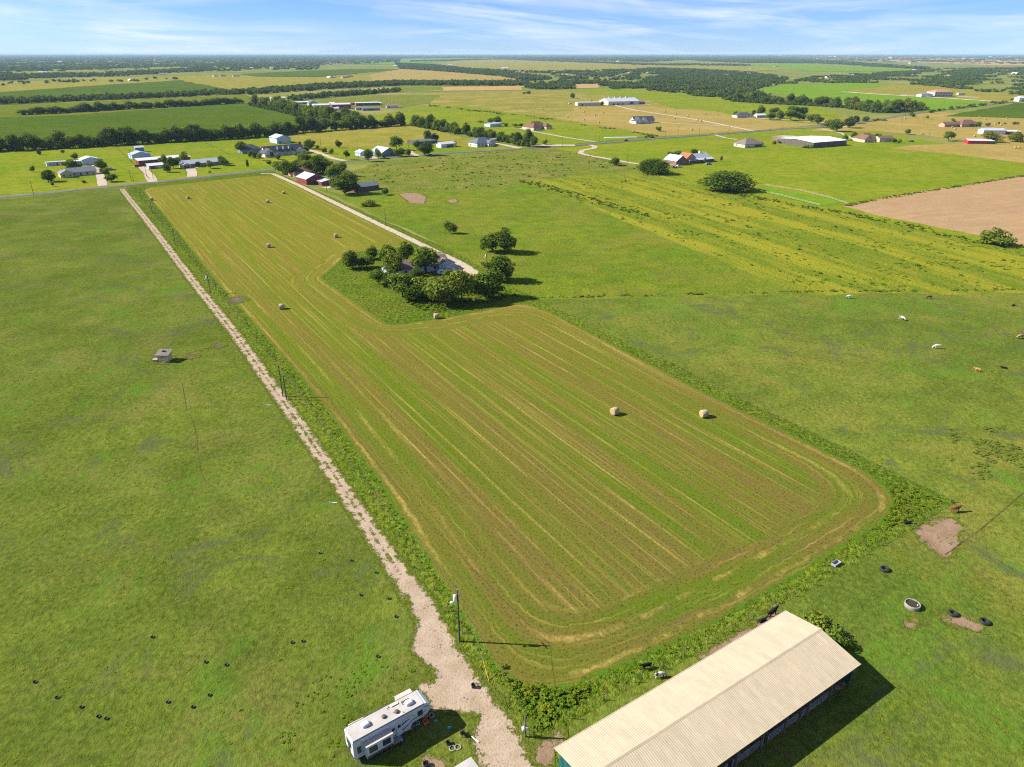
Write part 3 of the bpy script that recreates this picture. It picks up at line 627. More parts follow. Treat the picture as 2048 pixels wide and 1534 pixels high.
tree(739, 412, 396, 34, 'bush', 'low bush by the gravel drive near the red sheds', None, name='bush', cat='bush')
tree(771, 390, 374, 15, 'round', 'small tree right of the low dark red barn', None)
tree_set([(1355, 312, 300, 18, 'dark'), (1340, 312, 303, 12), (1390, 310, 298, 18, 'dark'), (1410, 318, 305, 12), (1411, 326, 314, 9, 'yellow'), (1352, 325, 315, 12), (1384, 322, 310, 14), (1442, 324, 311, 6, 'tall')],
         'around the red porch house', 'trees around the red porch house')
tree_set([(97, 364, 340, 30, 'dark'), (66, 344, 331, 10), (79, 310, 298, 9), (126, 306, 299, 8), (147, 346, 318, 36), (150, 319, 306, 15, 'dark'), (203, 340, 319, 28, 'dark'), (212, 352, 333, 20), (224, 364, 346, 24, 'dark'),
          (106, 373, 364, 7, 'tall'), (157, 358, 347, 4, 'tall'), (168, 366, 360, 9), (125, 350, 341, 10)],
         'around the yellow walled house with the white shop', 'trees in the first yard from the left')
tree_set([(328, 330, 309, 20, 'dark'), (348, 337, 309, 23), (335, 345, 326, 18, 'dark'), (370, 329, 299, 22, 'yellow'), (398, 334, 323, 11, 'dark'), (421, 337, 318, 16), (447, 331, 312, 22), (420, 348, 338, 9, 'cone'),
          (496, 338, 318, 6, 'tall')], 'between the red barn and the long grey roofed house', 'trees in the second yard from the left')
tree_set([(482, 307, 282, 26), (493, 305, 290, 14, 'dark'), (502, 316, 300, 11), (510, 317, 303, 10), (520, 321, 305, 12), (545, 314, 302, 10), (556, 319, 308, 12), (592, 314, 305, 10), (600, 291, 281, 6),
          (620, 298, 278, 24), (613, 305, 293, 12), (635, 300, 290, 10), (649, 307, 293, 12), (663, 308, 297, 11), (678, 296, 280, 15, 'dark'), (694, 319, 300, 14), (539, 330, 320, 10)],
         'around the dark roofed farmhouse with dormers', 'trees around the dark roofed farmhouse')
tree_set([(566, 348, 317, 38), (582, 352, 321, 30), (611, 337, 306, 38), (626, 347, 310, 40), (641, 350, 310, 36, 'dark'), (655, 347, 318, 30), (676, 352, 323, 36), (690, 388, 344, 60, 'dark'), (672, 378, 350, 26), (708, 384, 362, 26), (596, 343, 318, 26), (662, 360, 332, 28)],
         'around the red barn with the grey roof', 'trees around the red barn')
tree_set([(737, 323, 293, 20), (757, 317, 297, 14), (793, 301, 272, 32), (800, 313, 293, 22), (817, 313, 297, 13), (850, 311, 283, 36, 'dark'), (833, 298, 278, 15, 'dark'), (858, 285, 260, 19, 'dark'), (871, 284, 264, 18, 'dark'), (909, 293, 282, 10), (768, 316, 308, 7)],
         'around the blue house beside the road', 'trees around the blue roadside house')
tree_set([(993, 247, 233, 22, 'dark'), (981, 247, 234, 12, 'yellow'), (1031, 255, 247, 14), (1042, 254, 245, 10), (1012, 253, 246, 10), (1090, 290, 279, 10), (961, 246, 241, 14)],
         'between the pale blue building and the brown roofed house', 'trees by the brown roofed house')
tree_set([(1317, 263, 251, 12), (1301, 275, 266, 15, 'bush'), (1291, 275, 270, 9, 'bush'), (1145, 197, 186, 12, 'dark'), (1056, 188, 182, 12, 'dark'), (1048, 188, 184, 7), (1183, 210, 196, 8, 'cone'), (1204, 211, 202, 10), (1216, 210, 203, 9), (1250, 210, 202, 8), (1262, 210, 203, 8)],
         'out on the hayed field by the long barns', 'trees on the hayed field')
tree_set([(1507, 230, 219, 8), (1522, 231, 211, 20, 'dark'), (1541, 240, 222, 22), (1548, 228, 213, 22, 'dark'), (1560, 238, 220, 20), (1580, 241, 219, 30), (1585, 230, 209, 32, 'dark'), (1609, 230, 214, 20, 'dark'), (1623, 244, 226, 24, 'dark'), (1600, 241, 224, 20),
          (1635, 248, 229, 24, 'dark'), (1655, 256, 238, 24), (1672, 263, 235, 32, 'dark'), (1696, 256, 234, 28, 'dark'), (1711, 247, 231, 18, 'dark'), (1732, 244, 231, 16, 'dark'), (1470, 230, 222, 8)],
         'in the clump by the bend of the road', 'clump of trees by the road bend')
tree_set([(1707, 280, 263, 13), (1690, 281, 268, 13), (1754, 278, 265, 13), (1814, 269, 256, 13, 'dark'), (1896, 282, 262, 25), (1985, 285, 261, 38, 'yellow'), (2036, 284, 261, 34, 'yellow'), (1957, 254, 243, 13, 'dark'), (1974, 253, 244, 11, 'dark'), (1942, 254, 245, 11, 'dark'),
          (1906, 243, 237, 9), (1787, 286, 276, 13), (1799, 286, 277, 8), (1997, 248, 243, 5), (2009, 249, 245, 6), (2030, 250, 242, 12), (1901, 219, 212, 9, 'dark'), (1854, 238, 230, 6, 'tall'), (1825, 234, 226, 12), (1862, 226, 219, 12)],
         'about the tan houses and the red shed on the right', 'trees on the right beyond the road')
tree_set([(1548, 292, 281, 9), (1523, 290, 279, 8, 'cone'), (1555, 284, 277, 5, 'cone'), (1612, 296, 287, 16, 'bush'), (1625, 296, 288, 10, 'bush'), (1560, 287, 280, 12, 'bush'), (1570, 287, 280, 10, 'bush'), (1657, 291, 284, 9)],
         'beside the white roofed arena', 'shrubs by the white roofed arena')

# hedgerows: every tree of the near rows is a tree of its own
def hedge(px, n, hm, wm, what, group, kinds=('dark', 'round', 'dark', 'tall'), spread=5.0):
    P = [G(*p) for p in px]; L = [(P[i + 1] - P[i]).length for i in range(len(P) - 1)]; T = sum(L)
    pts = []
    for i in range(n):
        s = (i + random.uniform(0.15, 0.85)) / n * T; k = 0
        while k < len(L) - 1 and s > L[k]: s -= L[k]; k += 1
        d = (P[k + 1] - P[k]).normalized(); nrm = Vector((-d.y, d.x, 0))
        p = P[k].lerp(P[k + 1], min(1, s / L[k])) + nrm * random.uniform(0, spread)
        pts.append(p)
    pts.sort(key=lambda p: p.x / p.y)
    for i, p in enumerate(pts):
        h_ = random.uniform(*hm) * random.choice((0.7, 0.9, 1, 1, 1.1, 1.25)); w_ = random.uniform(*wm) * (0.75 + 0.25 * h_ / hm[1])
        tree_m((p.x, p.y, 0), w_, h_, random.choice(kinds), '%s tree from the left in %s' % (ordinal(i), what), group, name='hedgerow_tree')
hedge([(-60, 306), (0, 303), (150, 296), (300, 287), (430, 280), (500, 276), (520, 274)], 66, (9.5, 13.5), (11, 16), 'the hedgerow behind the left hand houses', 'hedgerow behind the left houses')
hedge([(530, 274), (600, 266), (700, 259), (812, 250)], 34, (10, 14), (10, 15), 'the hedgerow between the green crop and the olive field', 'hedgerow beside the olive field')
hedge([(822, 251), (880, 262), (960, 276), (1020, 286), (1064, 296)], 32, (9.5, 13), (9, 13), 'the hedgerow running down to the road junction', 'hedgerow down to the road junction')
hedge([(505, 210), (560, 222), (620, 236), (690, 252)], 40, (11, 15), (13, 18), 'the tree belt beside the machinery yard', 'tree belt by the machinery yard', ('round', 'round', 'dark', 'tall'), 22.0)
hedge([(40, 230), (130, 226), (230, 220), (330, 215), (400, 211), (485, 206)], 42, (7.5, 10.5), (13, 19), 'the middle hedgerow across the left crop fields', 'middle hedgerow on the left')
hedge([(1470, 203), (1540, 208), (1620, 211), (1700, 217), (1760, 226), (1800, 224), (1845, 219)], 44, (12, 17), (15, 21), 'the creek belt left of the bright green field', 'creek belt on the right', ('round', 'dark', 'dark', 'yellow', 'dark'), 24.0)

# woods further off: one mass each
FAR_CROWN = [crown_mesh('far_crown', 201, m_leafg, 12, 26, 0.085), crown_mesh('far_crown', 202, m_leafg, 12, 26, 0.085), crown_mesh('far_crown', 203, m_leafg, 14, 26, 0.085, 'mound')]
src = []
for i, (u, v) in enumerate([(1180, 168), (1300, 170), (1420, 180)]):
    t = empty('tree', G(u, v)); c = obj('crown', FAR_CROWN[i], t); c.scale = (13, 13, 12)
    k = obj('trunk', TK[i], t); k.scale = (10, 10, 10)
    tag(t, '%s of three tall trees at the near edge of the creek wood' % ['left', 'middle', 'right'][i], 'tree', 'tall trees of the creek wood'); src.append(c)
def scatter_group(name, objs):
    ng = bpy.data.node_groups.new(name, 'GeometryNodeTree')
    ng.interface.new_socket('Geometry', in_out='INPUT', socket_type='NodeSocketGeometry'); ng.interface.new_socket('Geometry', in_out='OUTPUT', socket_type='NodeSocketGeometry')
    n = ng.nodes; gi = n.new('NodeGroupInput'); go = n.new('NodeGroupOutput'); ip = n.new('GeometryNodeInstanceOnPoints'); jn = n.new('GeometryNodeJoinGeometry')
    for o in objs[::-1]:
        oi = n.new('GeometryNodeObjectInfo'); oi.inputs['Object'].default_value = o; oi.inputs['As Instance'].default_value = True
        ng.links.new(oi.outputs['Geometry'], jn.inputs[0])
    ng.links.new(gi.outputs[0], ip.inputs['Points']); ng.links.new(jn.outputs[0], ip.inputs['Instance'])
    ip.inputs['Pick Instance'].default_value = True
    def named(nm, typ):
        a = n.new('GeometryNodeInputNamedAttribute'); a.data_type = typ; a.inputs['Name'].default_value = nm; return a.outputs[0]
    ng.links.new(named('idx', 'INT'), ip.inputs['Instance Index']); ng.links.new(named('sc', 'FLOAT_VECTOR'), ip.inputs['Scale'])
    ng.links.new(named('rot', 'FLOAT_VECTOR'), ip.inputs['Rotation']); ng.links.new(ip.outputs[0], go.inputs[0])
    return ng
def scatter(name, pts, scl, ng, nvar, mat):
    """one object of many instances: pts (n,3), scl (n,3)"""
    n = len(pts); me = bpy.data.meshes.new(name); me.vertices.add(n); me.vertices.foreach_set('co', np.asarray(pts, np.float32).ravel())
    a = me.attributes.new('sc', 'FLOAT_VECTOR', 'POINT'); a.data.foreach_set('vector', np.asarray(scl, np.float32).ravel())
    r = np.zeros((n, 3), np.float32); r[:, 2] = np.random.uniform(0, 6.28, n); a = me.attributes.new('rot', 'FLOAT_VECTOR', 'POINT'); a.data.foreach_set('vector', r.ravel())
    a = me.attributes.new('idx', 'INT', 'POINT'); a.data.foreach_set('value', np.random.randint(0, nvar, n).astype(np.int32))
    me.materials.append(mat); o = obj(name, me); o['kind'] = 'stuff'
    md = o.modifiers.new('scatter', 'NODES'); md.node_group = ng
    return o
NG_FAR = scatter_group('far_woods', src)
def fill(px, spacing, clump=0.0, seed=0, noise_len=120.0):
    """points spread over an outline, thinned into clumps when clump > 0"""
    P = [tuple(G(*p))[:2] for p in px]; xs = [p[0] for p in P]; ys = [p[1] for p in P]
    n = int((max(xs) - min(xs)) * (max(ys) - min(ys)) / spacing ** 2)
    rs = np.random.RandomState(seed + 5); X = rs.uniform(min(xs), max(xs), n); Y = rs.uniform(min(ys), max(ys), n)
    k = poly_dist(P, X, Y) > 0
    if clump:
        f = np.zeros(n); A = 1.0
        for o in range(3):
            for j in range(4):
                th = rs.uniform(0, 6.28); fr = 6.28 / noise_len * 2 ** o * rs.uniform(0.6, 1.4)
                f += A * np.sin((X * math.cos(th) + Y * math.sin(th)) * fr + rs.uniform(0, 6.28))
            A *= 0.6
        k &= f > clump
    return X[k], Y[k]
def wood(name, px, spacing=9.0, size=(10, 14), high=(8, 12), clump=0.0, seed=0, noise_len=120.0):
    X, Y = fill(px, spacing, clump, seed, noise_len); n = len(X)
    w_ = np.random.uniform(*size, n); h_ = np.random.uniform(*high, n)
    scatter(name, np.stack([X, Y, np.zeros(n)], 1), np.stack([w_, w_, h_], 1), NG_FAR, 3, m_leafg)
    return n
nw = 0
nw += wood('creek_wood', [(1052, 180), (1052, 167), (1180, 163), (1280, 166), (1290, 158), (1330, 152), (1250, 142), (1300, 137), (1400, 140), (1500, 146), (1575, 157), (1560, 170), (1508, 181), (1545, 196), (1470, 203), (1330, 184), (1198, 177), (1196, 168), (1150, 168), (1148, 178)], 8.5, (7, 14), (5, 10), -0.1, 3, 170)
nw += wood('right_wood', [(1560, 168), (1620, 155), (1700, 149), (1820, 143), (1900, 137), (2048, 136), (2400, 138), (2400, 205), (2120, 195), (1990, 191), (1930, 181), (1880, 174), (1790, 167), (1700, 166)], 10, (6, 13), (4, 8), 0.35, 4, 240)
nw += wood('north_wood', [(1340, 116), (1500, 112), (1650, 121), (1860, 137), (1840, 139), (1640, 127), (1480, 126), (1400, 122)], 22.0, (18, 28), (8, 13), -0.6, 5, 300)
nw += wood('horizon_wood', [(560, 114), (700, 110), (900, 110.5), (1300, 111), (1520, 113), (1300, 124), (1180, 122), (1000, 116), (700, 118)], 42.0, (30, 50), (9, 15), -0.1, 6, 700)
nw += wood('diagonal_belt', [(790, 127), (870, 131), (1000, 146), (1060, 152), (1110, 158), (1060, 163), (1000, 153), (880, 143), (800, 138)], 12.0, seed=7)
nw += wood('long_hedge', [(495, 183), (640, 173), (800, 166), (1055, 166), (1055, 172), (800, 171), (640, 180), (495, 190)], 10.0, seed=8)
nw += wood('long_hedge', [(575, 200), (640, 192), (800, 181), (800, 184), (650, 196), (580, 205)], 8.0, (8, 11), (7, 10), seed=9)
nw += wood('upper_hedge', [(-60, 206), (120, 200), (300, 193), (490, 184), (490, 188), (300, 197), (120, 204), (-60, 211)], 9.0, (9, 13), (7, 11), seed=10)
nw += wood('field_trees', [(-60, 175), (360, 160), (360, 157), (-60, 168)], 24.0, (9, 16), (6, 10), 1.2, 11, 60)
nw += wood('village_trees', [(-60, 165), (120, 156), (260, 152), (420, 142), (420, 136), (200, 148), (-60, 152)], 15.0, (11, 18), (8, 12), -0.6, 12, 150)
nw += wood('village_trees', [(380, 146), (520, 140), (640, 140), (640, 128), (380, 130)], 28.0, (15, 26), (8, 12), 0.9, 13, 200)
nw += wood('far_trees', [(-60, 150), (380, 134), (640, 130), (800, 126), (800, 113), (-60, 116)], 34.0, (14, 30), (6, 11), 0.9, 14, 420)
nw += wood('far_trees', [(-400, 121), (380, 119), (640, 116), (640, 110.5), (-400, 111.5)], 75.0, (40, 80), (9, 15), 0.2, 15, 1300)
nw += wood('far_trees', [(1100, 146), (1280, 140), (1280, 160), (1120, 164)], 18.0, (10, 18), (7, 11), 0.5, 16, 150)
nw += wood('far_trees', [(1500, 117), (1900, 127), (2500, 133), (2500, 111.5), (1500, 111.5)], 60.0, (25, 55), (7, 12), 0.9, 17, 800)
nw += wood('horizon_trees', [(-900, 111.3), (2900, 111.3), (2900, 109.6), (-900, 109.6)], 240.0, (160, 300), (10, 22), -0.2, 18, 6000)
nw += wood('far_belt', [(820, 122), (1000, 117), (1300, 128), (1500, 130), (1500, 132), (1300, 131), (1000, 119), (820, 124)], 24.0, (16, 26), (7, 11), -0.3, 40, 260)
nw += wood('far_belt', [(880, 136), (1080, 144), (1250, 140), (1250, 142), (1080, 147), (880, 138)], 16.0, (11, 18), (6, 10), 0.2, 41, 200)
nw += wood('far_belt', [(-60, 139), (200, 135), (420, 128), (640, 124), (640, 126), (420, 130.5), (200, 138), (-60, 143)], 22.0, (15, 24), (7, 11), -0.4, 42, 260)
nw += wood('roadside_hedge', [(1740, 243), (1850, 224), (1900, 218), (1990, 206), (2100, 192), (2100, 194), (1990, 209), (1900, 221), (1850, 227), (1745, 246)], 9.0, (5, 8), (2.5, 5), 0.2, 19, 60)
for px, off in [([(-60, 306), (0, 303), (150, 296), (300, 287), (430, 280), (520, 274)], 3.0), ([(530, 274), (600, 266), (700, 259), (812, 250)], 3.0), ([(822, 251), (880, 262), (960, 276), (1020, 286), (1064, 296)], 2.5), ([(505, 210), (560, 222), (620, 236), (690, 252)], 9.0), ([(40, 230), (130, 226), (230, 220), (330, 215), (400, 211), (485, 206)], 4.0), ([(1470, 203), (1540, 208), (1620, 211), (1700, 217), (1760, 226), (1800, 224), (1845, 219)], 10.0)]:
    pts = strip(px, off); X, Y = [], []
    xs = [p[0] for p in pts]; ys = [p[1] for p in pts]; n = int((max(xs) - min(xs)) * (max(ys) - min(ys)) / 14.0)
    rx = np.random.uniform(min(xs), max(xs), n); ry = np.random.uniform(min(ys), max(ys), n); k_in = poly_dist(pts, rx, ry) > 0; rx, ry = rx[k_in], ry[k_in]; n = len(rx); nw += n
    w_ = np.random.uniform(3.5, 7, n); h_ = np.random.uniform(2.5, 6.5, n)
    scatter('hedge_undergrowth', np.stack([rx, ry, np.zeros(n)], 1), np.stack([w_, w_, h_], 1), NG_FAR, 3, m_leafg)
print('far wood instances', nw)
# ------------------------------------------------------------------ buildings
def metal_roof(name, col, rough=0.45):
    m, k = new_mat(name); oi = k.n('ShaderNodeObjectInfo'); ad = k.n('ShaderNodeVectorMath', operation='ADD')
    k.l(k.coord(), ad.inputs[0]); k.l(k.math('MULTIPLY', oi.outputs['Random'], 90.0), ad.inputs[1]); v = ad.outputs[0]
    f = k.noise(v, 0.35, 4.0, 0.65); g_ = k.noise(k.mapv(v, (3.0, 0.25, 1)), 1.0, 3.0, 0.7)      # weathering, and runs down the slope
    c = k.mix(k.ramp(f, 0.32, 0.66), tuple(c * 0.84 for c in col), col)
    c = k.mix(k.math('MULTIPLY', k.ramp(g_, 0.55, 0.75), 0.35), c, (col[0] * 0.68, col[1] * 0.62, col[2] * 0.55))
    c = k.mix(k.math('MULTIPLY', oi.outputs['Random'], 0.12), c, tuple(x * 0.6 for x in col))
    finish(k, c, rough, spec=0.4); return m
def shingle(name, col):
    m, k = new_mat(name); v = k.coord(); f = k.noise(v, 1.6, 4.0, 0.75); g = k.noise(v, 0.2, 2.0)
    c = k.mix(k.ramp(f, 0.34, 0.62), tuple(x * 0.6 for x in col), tuple(x * 1.15 for x in col)); c = k.mix(k.math('MULTIPLY', g, 0.3), c, tuple(x * 0.7 for x in col))
    finish(k, c, 0.85, f, 0.04, 1.0, spec=0.15); return m
RM = {'grey_metal': metal_roof('grey_metal', (0.42, 0.45, 0.50)), 'white_metal': metal_roof('white_metal', (0.56, 0.56, 0.55)), 'blue_metal': metal_roof('blue_metal', (0.36, 0.42, 0.52)),
      'bright_white': metal_roof('bright_white', (0.78, 0.78, 0.77)), 'tan_metal': metal_roof('tan_metal', (0.50, 0.44, 0.34)), 'dark': shingle('dark_shingle', (0.075, 0.078, 0.095)), 'grey': shingle('grey_shingle', (0.20, 0.205, 0.225)), 'slate': shingle('slate_shingle', (0.13, 0.145, 0.18)),
      'brown': shingle('brown_shingle', (0.17, 0.095, 0.065)), 'taupe': shingle('taupe_shingle', (0.19, 0.155, 0.135)), 'red': shingle('red_metal_rust', (0.42, 0.13, 0.06)), 'clay': shingle('clay_tile', (0.42, 0.21, 0.12)), 'rust': shingle('rust_metal', (0.24, 0.13, 0.09))}
WM = {'white': paint('wall_white', (0.58, 0.56, 0.52)), 'cream': paint('wall_cream', (0.56, 0.48, 0.36)), 'brick': paint('wall_brick', (0.40, 0.26, 0.18), 0.85, 0.2, 1.5), 'tan': paint('wall_tan', (0.50, 0.39, 0.27)), 'red': paint('wall_red', (0.20, 0.026, 0.020)), 'bright_red': paint('wall_bright_red', (0.50, 0.02, 0.03)),
      'pale_blue': paint('wall_pale_blue', (0.42, 0.52, 0.60)), 'grey': paint('wall_grey', (0.36, 0.38, 0.40)), 'blue': paint('wall_blue', (0.16, 0.22, 0.28)), 'yellow': paint('wall_yellow', (0.54, 0.46, 0.20)), 'stone': paint('wall_stone', (0.50, 0.44, 0.36), 0.9, 0.2, 1.5), 'wood': paint('wall_wood', (0.20, 0.11, 0.07)), 'maroon': paint('wall_maroon', (0.17, 0.055, 0.045)), 'open': paint('painted_inside_shade', (0.10, 0.085, 0.07))}  # open: interior shade put into a dark colour
m_glass = paint('window_glass', (0.035, 0.045, 0.055), 0.12, 0.05, 0.5, spec=0.6)
m_trim = paint('white_trim', (0.66, 0.65, 0.62)); m_dark = paint('dark_metal', (0.045, 0.045, 0.05), 0.5); m_door = paint('door_brown', (0.13, 0.08, 0.055)); m_garage = paint('garage_door', (0.60, 0.59, 0.56))
m_steel = paint('galvanised', (0.42, 0.43, 0.44), 0.4, 0.1, 1.0, 0.5, 0.3)
ROADA = math.radians(40); TRKA = math.radians(130)

def wing(t, L, Wd, eave, rise, roof, wallm, roofm, c=(0, 0), over=0.45, rz=0.0):
    """one block of a building: walls and a roof; ridge along local x"""
    cx, cy = c; hx, hy = L / 2, Wd / 2
    R = Matrix.Rotation(rz, 3, 'Z')
    def tf(p): q = R @ Vector((p[0], p[1], p[2])); return (q.x + cx, q.y + cy, q.z)
    w_ = MB()
    if roof == 'gable':
        pr = [(-hy, -0.2), (hy, -0.2), (hy, eave), (0, eave + rise), (-hy, eave)]; w_.prism(pr, 'x', -hx, hx)
    elif roof == 'shed':
        pr = [(-hy, -0.2), (hy, -0.2), (hy, eave + rise), (-hy, eave)]; w_.prism(pr, 'x', -hx, hx)
    else: w_.box((0, 0, eave / 2 - 0.1), (L, Wd, eave + 0.2))
    w_.v = [tf(p) for p in w_.v]; wo_ = w_.build('wall', wallm, t)
    r = MB(); o = over; th = 0.16
    if roof == 'gable':
        k = rise / hy; dz = -k * o
        for s in (-1, 1):
            a = [(s * (hy + o), eave + dz + 0.03), (0, eave + rise + 0.03), (0, eave + rise + th), (s * (hy + o), eave + dz + th)]
            r.prism(a, 'x', -hx - o, hx + o)
    elif roof == 'shed':
        k = rise / Wd; a = [(-hy - o, eave - k * o + 0.03), (hy + o, eave + rise + k * o + 0.03), (hy + o, eave + rise + k * o + th), (-hy - o, eave - k * o + th)]
        r.prism(a, 'x', -hx - o, hx + o)
    elif roof == 'hip':
        X, Y = hx + o, hy + o; rl = max(0.05, X - Y) ; z0 = eave - 0.05; zt = eave + rise
        B = [(-X, -Y, z0), (X, -Y, z0), (X, Y, z0), (-X, Y, z0), (-X, -Y, z0 + .15), (X, -Y, z0 + .15), (X, Y, z0 + .15), (-X, Y, z0 + .15), (-rl, 0, zt), (rl, 0, zt)]
        r.raw(B, [(3, 2, 1, 0), (0, 1, 5, 4), (1, 2, 6, 5), (2, 3, 7, 6), (3, 0, 4, 7), (4, 5, 9, 8), (6, 7, 8, 9), (5, 6, 9), (7, 4, 8)])
    else: r.box((0, 0, eave + 0.14), (L + 2 * o, Wd + 2 * o, 0.22))
    r.v = [tf(p) for p in r.v]; ro = r.build('roof', roofm, t)
    return wo_, ro
def opening(t, L, Wd, side, x, z, w_, h_, kind='window', c=(0, 0), rz=0.0):
    """a window or door on one side of a block: f front (-y), b back, l left (-x), r right"""
    R = Matrix.Rotation(rz, 3, 'Z')
    off = {'f': (x, -Wd / 2), 'b': (x, Wd / 2), 'l': (-L / 2, x), 'r': (L / 2, x)}[side]
    d = {'f': (0, -1), 'b': (0, 1), 'l': (-1, 0), 'r': (1, 0)}[side]
    def bx(m, dep, ww, hh, zc):
        cc = R @ Vector((off[0] + d[0] * dep / 2, off[1] + d[1] * dep / 2, zc))
        sx, sy = (ww, dep) if side in 'fb' else (dep, ww)
        m.box((cc.x + c[0], cc.y + c[1], cc.z), (sx, sy, hh), rz=rz)
    if kind == 'window':
        f = MB(); bx(f, 0.10, w_ + 0.2, h_ + 0.2, z); fo = f.build('window', m_trim, t)
        p = MB(); bx(p, 0.14, w_, h_, z); p.build('pane', m_glass, fo)
    else:
        mt = {'door': m_door, 'garage': m_garage, 'bay': WM['open']}[kind]  # bay: solid dark slab, the shade inside is painted on
        p = MB(); bx(p, 0.12, w_, h_, h_ / 2); p.build({'door': 'door', 'garage': 'garage_door', 'bay': 'bay_shade_slab'}[kind], mt, t)
def building(name, label, cat, uv, ang, blocks, group=None):
    """blocks: (L, W, eave, rise, roof, wall, roof material, (cx, cy), rz, openings)"""
    p = G(*uv); t = empty(name, (p.x, p.y, 0), ang); tag(t, label, cat, group)
    for b in blocks:
        L, Wd, ev, rs, rf, wm, rm = b[:7]; c = b[7] if len(b) > 7 else (0, 0); rz = b[8] if len(b) > 8 else 0.0
        wing(t, L, Wd, ev, rs, rf, WM[wm], RM[rm], c, rz=rz)
        for o in (b[9] if len(b) > 9 else ()): opening(t, L, Wd, *o[:5], *(o[5:] or ('window',)), c=c, rz=rz)
    return t
def wins(L, n, z=1.5, w_=1.1, h_=1.2, side='f', door=None):
    r = [(side, -L / 2 + L * (i + 0.5) / n, z, w_, h_) for i in range(n)]
    if door is not None: r[door] = (side, r[door][1], 1.0, 1.0, 2.1, 'door')
    return r
P90 = math.pi / 2
B = building
# left hand yards
B('storage_shed', 'long white flat roofed shed in the first yard from the left', 'shed', (107, 331), ROADA, [(9, 3.2, 2.6, .2, 'flat', 'pale_blue', 'white_metal', (0, 0), 0, [('f', 2.5, 1.0, 0.9, 2.0, 'door'), ('f', -2, 1.5, .8, .7)])])
B('storage_shed', 'small white shed between the long shed and the shop', 'shed', (127, 329), ROADA, [(3.4, 3, 2.3, .5, 'gable', 'white', 'white_metal', (0, 0), 0, [('f', 0, 1, .9, 1.9, 'door')])])
B('metal_shop', 'pale blue metal shop with white gable roof and lean-to', 'shop', (180, 328), TRKA, [(11, 12, 4.0, 1.6, 'gable', 'pale_blue', 'white_metal', (0, 0), 0, [('l', 0, 0, 3.4, 3.2, 'garage')]), (8, 9, 3.0, .4, 'shed', 'grey', 'white_metal', (1, 11), 0, [('l', 0, 0, 3, 2.4, 'bay')])])
B('farmhouse', 'yellow walled house with grey shingle roof behind a big tree', 'house', (160, 350), ROADA, [(20, 9, 2.8, 2.4, 'gable', 'cream', 'grey', (0, 0), 0, wins(20, 5, door=2)), (9, 8, 2.8, 2.2, 'gable', 'yellow', 'grey', (-9, -3), P90, wins(8, 2, side='l'))])
B('metal_barn', 'pale blue metal barn with white roof by the power poles', 'barn', (280, 316), TRKA, [(11, 14, 3.4, 2.0, 'gable', 'pale_blue', 'blue_metal', (0, 0), 0, [('l', 3, 0, 3, 2.8, 'garage')])])
B('camper_cabin', 'small blue and white cabin behind the pale blue barn', 'cabin', (279, 304), ROADA, [(7, 5, 4.0, 1.0, 'gable', 'blue', 'white_metal', (0, 0), 0, wins(7, 2))])
B('red_barn', 'long white roofed red barn with open bays', 'barn', (328, 327), ROADA, [(38, 9, 4.0, .8, 'shed', 'red', 'white_metal', (0, 0), 0, [('f', -14, 0, 5, 3.2, 'bay'), ('f', -8, 0, 4, 3.2, 'bay'), ('f', 4, 0, 3, 2.6, 'bay')])])
B('carport', 'low carport with a slanting white roof in front of the red barn', 'carport', (312, 336), ROADA, [(11, 6, 2.2, .9, 'shed', 'grey', 'white_metal', (0, 0), 0, [('f', 2, 0, 2.2, 1.9, 'garage'), ('f', -3, 0, 3, 1.9, 'bay')])])
B('ranch_house', 'long low ranch house with grey roof facing the road', 'house', (408, 331), ROADA, [(32, 9, 2.7, 2.2, 'gable', 'brick', 'grey_metal', (0, 0), 0, wins(32, 7, door=3)), (8, 6, 2.6, 1.2, 'gable', 'tan', 'grey_metal', (-15, -4), P90, [('l', 0, 0, 4, 2.2, 'bay')])])
B('side_house', 'dark roofed blue house left of the farmhouse with dormers', 'house', (500, 305), ROADA, [(17, 12, 3.2, 3.6, 'hip', 'blue', 'dark', (0, 0), 0, wins(17, 4, door=1))])
fh = B('farmhouse', 'large white farmhouse with dark roof and three dormers', 'house', (566, 309), ROADA, [(34, 11, 3.4, 4.2, 'gable', 'white', 'dark', (0, 0), 0, wins(34, 7, z=1.8, door=3)), (12, 9, 3.2, 3.4, 'gable', 'white', 'dark', (-15, -4), P90, wins(9, 2, side='l') + [('l', 0, 4.2, 1, 1)]), (9, 9, 3.0, 2.2, 'gable', 'cream', 'dark', (14, -2), P90, wins(9, 2, side='l'))])
for i, x in enumerate((-5, 0, 5)):
    d = MB(); d.prism([(-0.9, 5.0), (0.9, 5.0), (0.9, 6.4), (0, 7.1), (-0.9, 6.4)], 'y', -4.3, -1.2); d.v = [(a + x, b, c) for a, b, c in d.v]; dm = d.build('dormer', WM['pale_blue'], fh)
    g_ = MB(); g_.box((x, -4.33, 5.8), (1.1, 0.06, 1.0)); g_.build('pane', m_glass, dm)
    g_ = MB()
    for s in (-1, 1): g_.prism([(0, 7.14), (s * 1.1, 6.28), (s * 1.1, 6.38), (0, 7.26)], 'y', -4.5, -1.0)
    g_.v = [(a + x, b, c) for a, b, c in g_.v]; g_.build('dormer_roof', RM['dark'], dm)
for i in range(4):
    d = MB(); d.box((-3 + 2.4 * i, -6.6, 1.5), (0.28, 0.28, 3.0)); d.build('porch_column', m_trim, fh)
d = MB(); d.box((0.6, -6.0, 3.1), (10, 1.9, 0.25)); d.build('porch_roof', RM['dark'], fh)
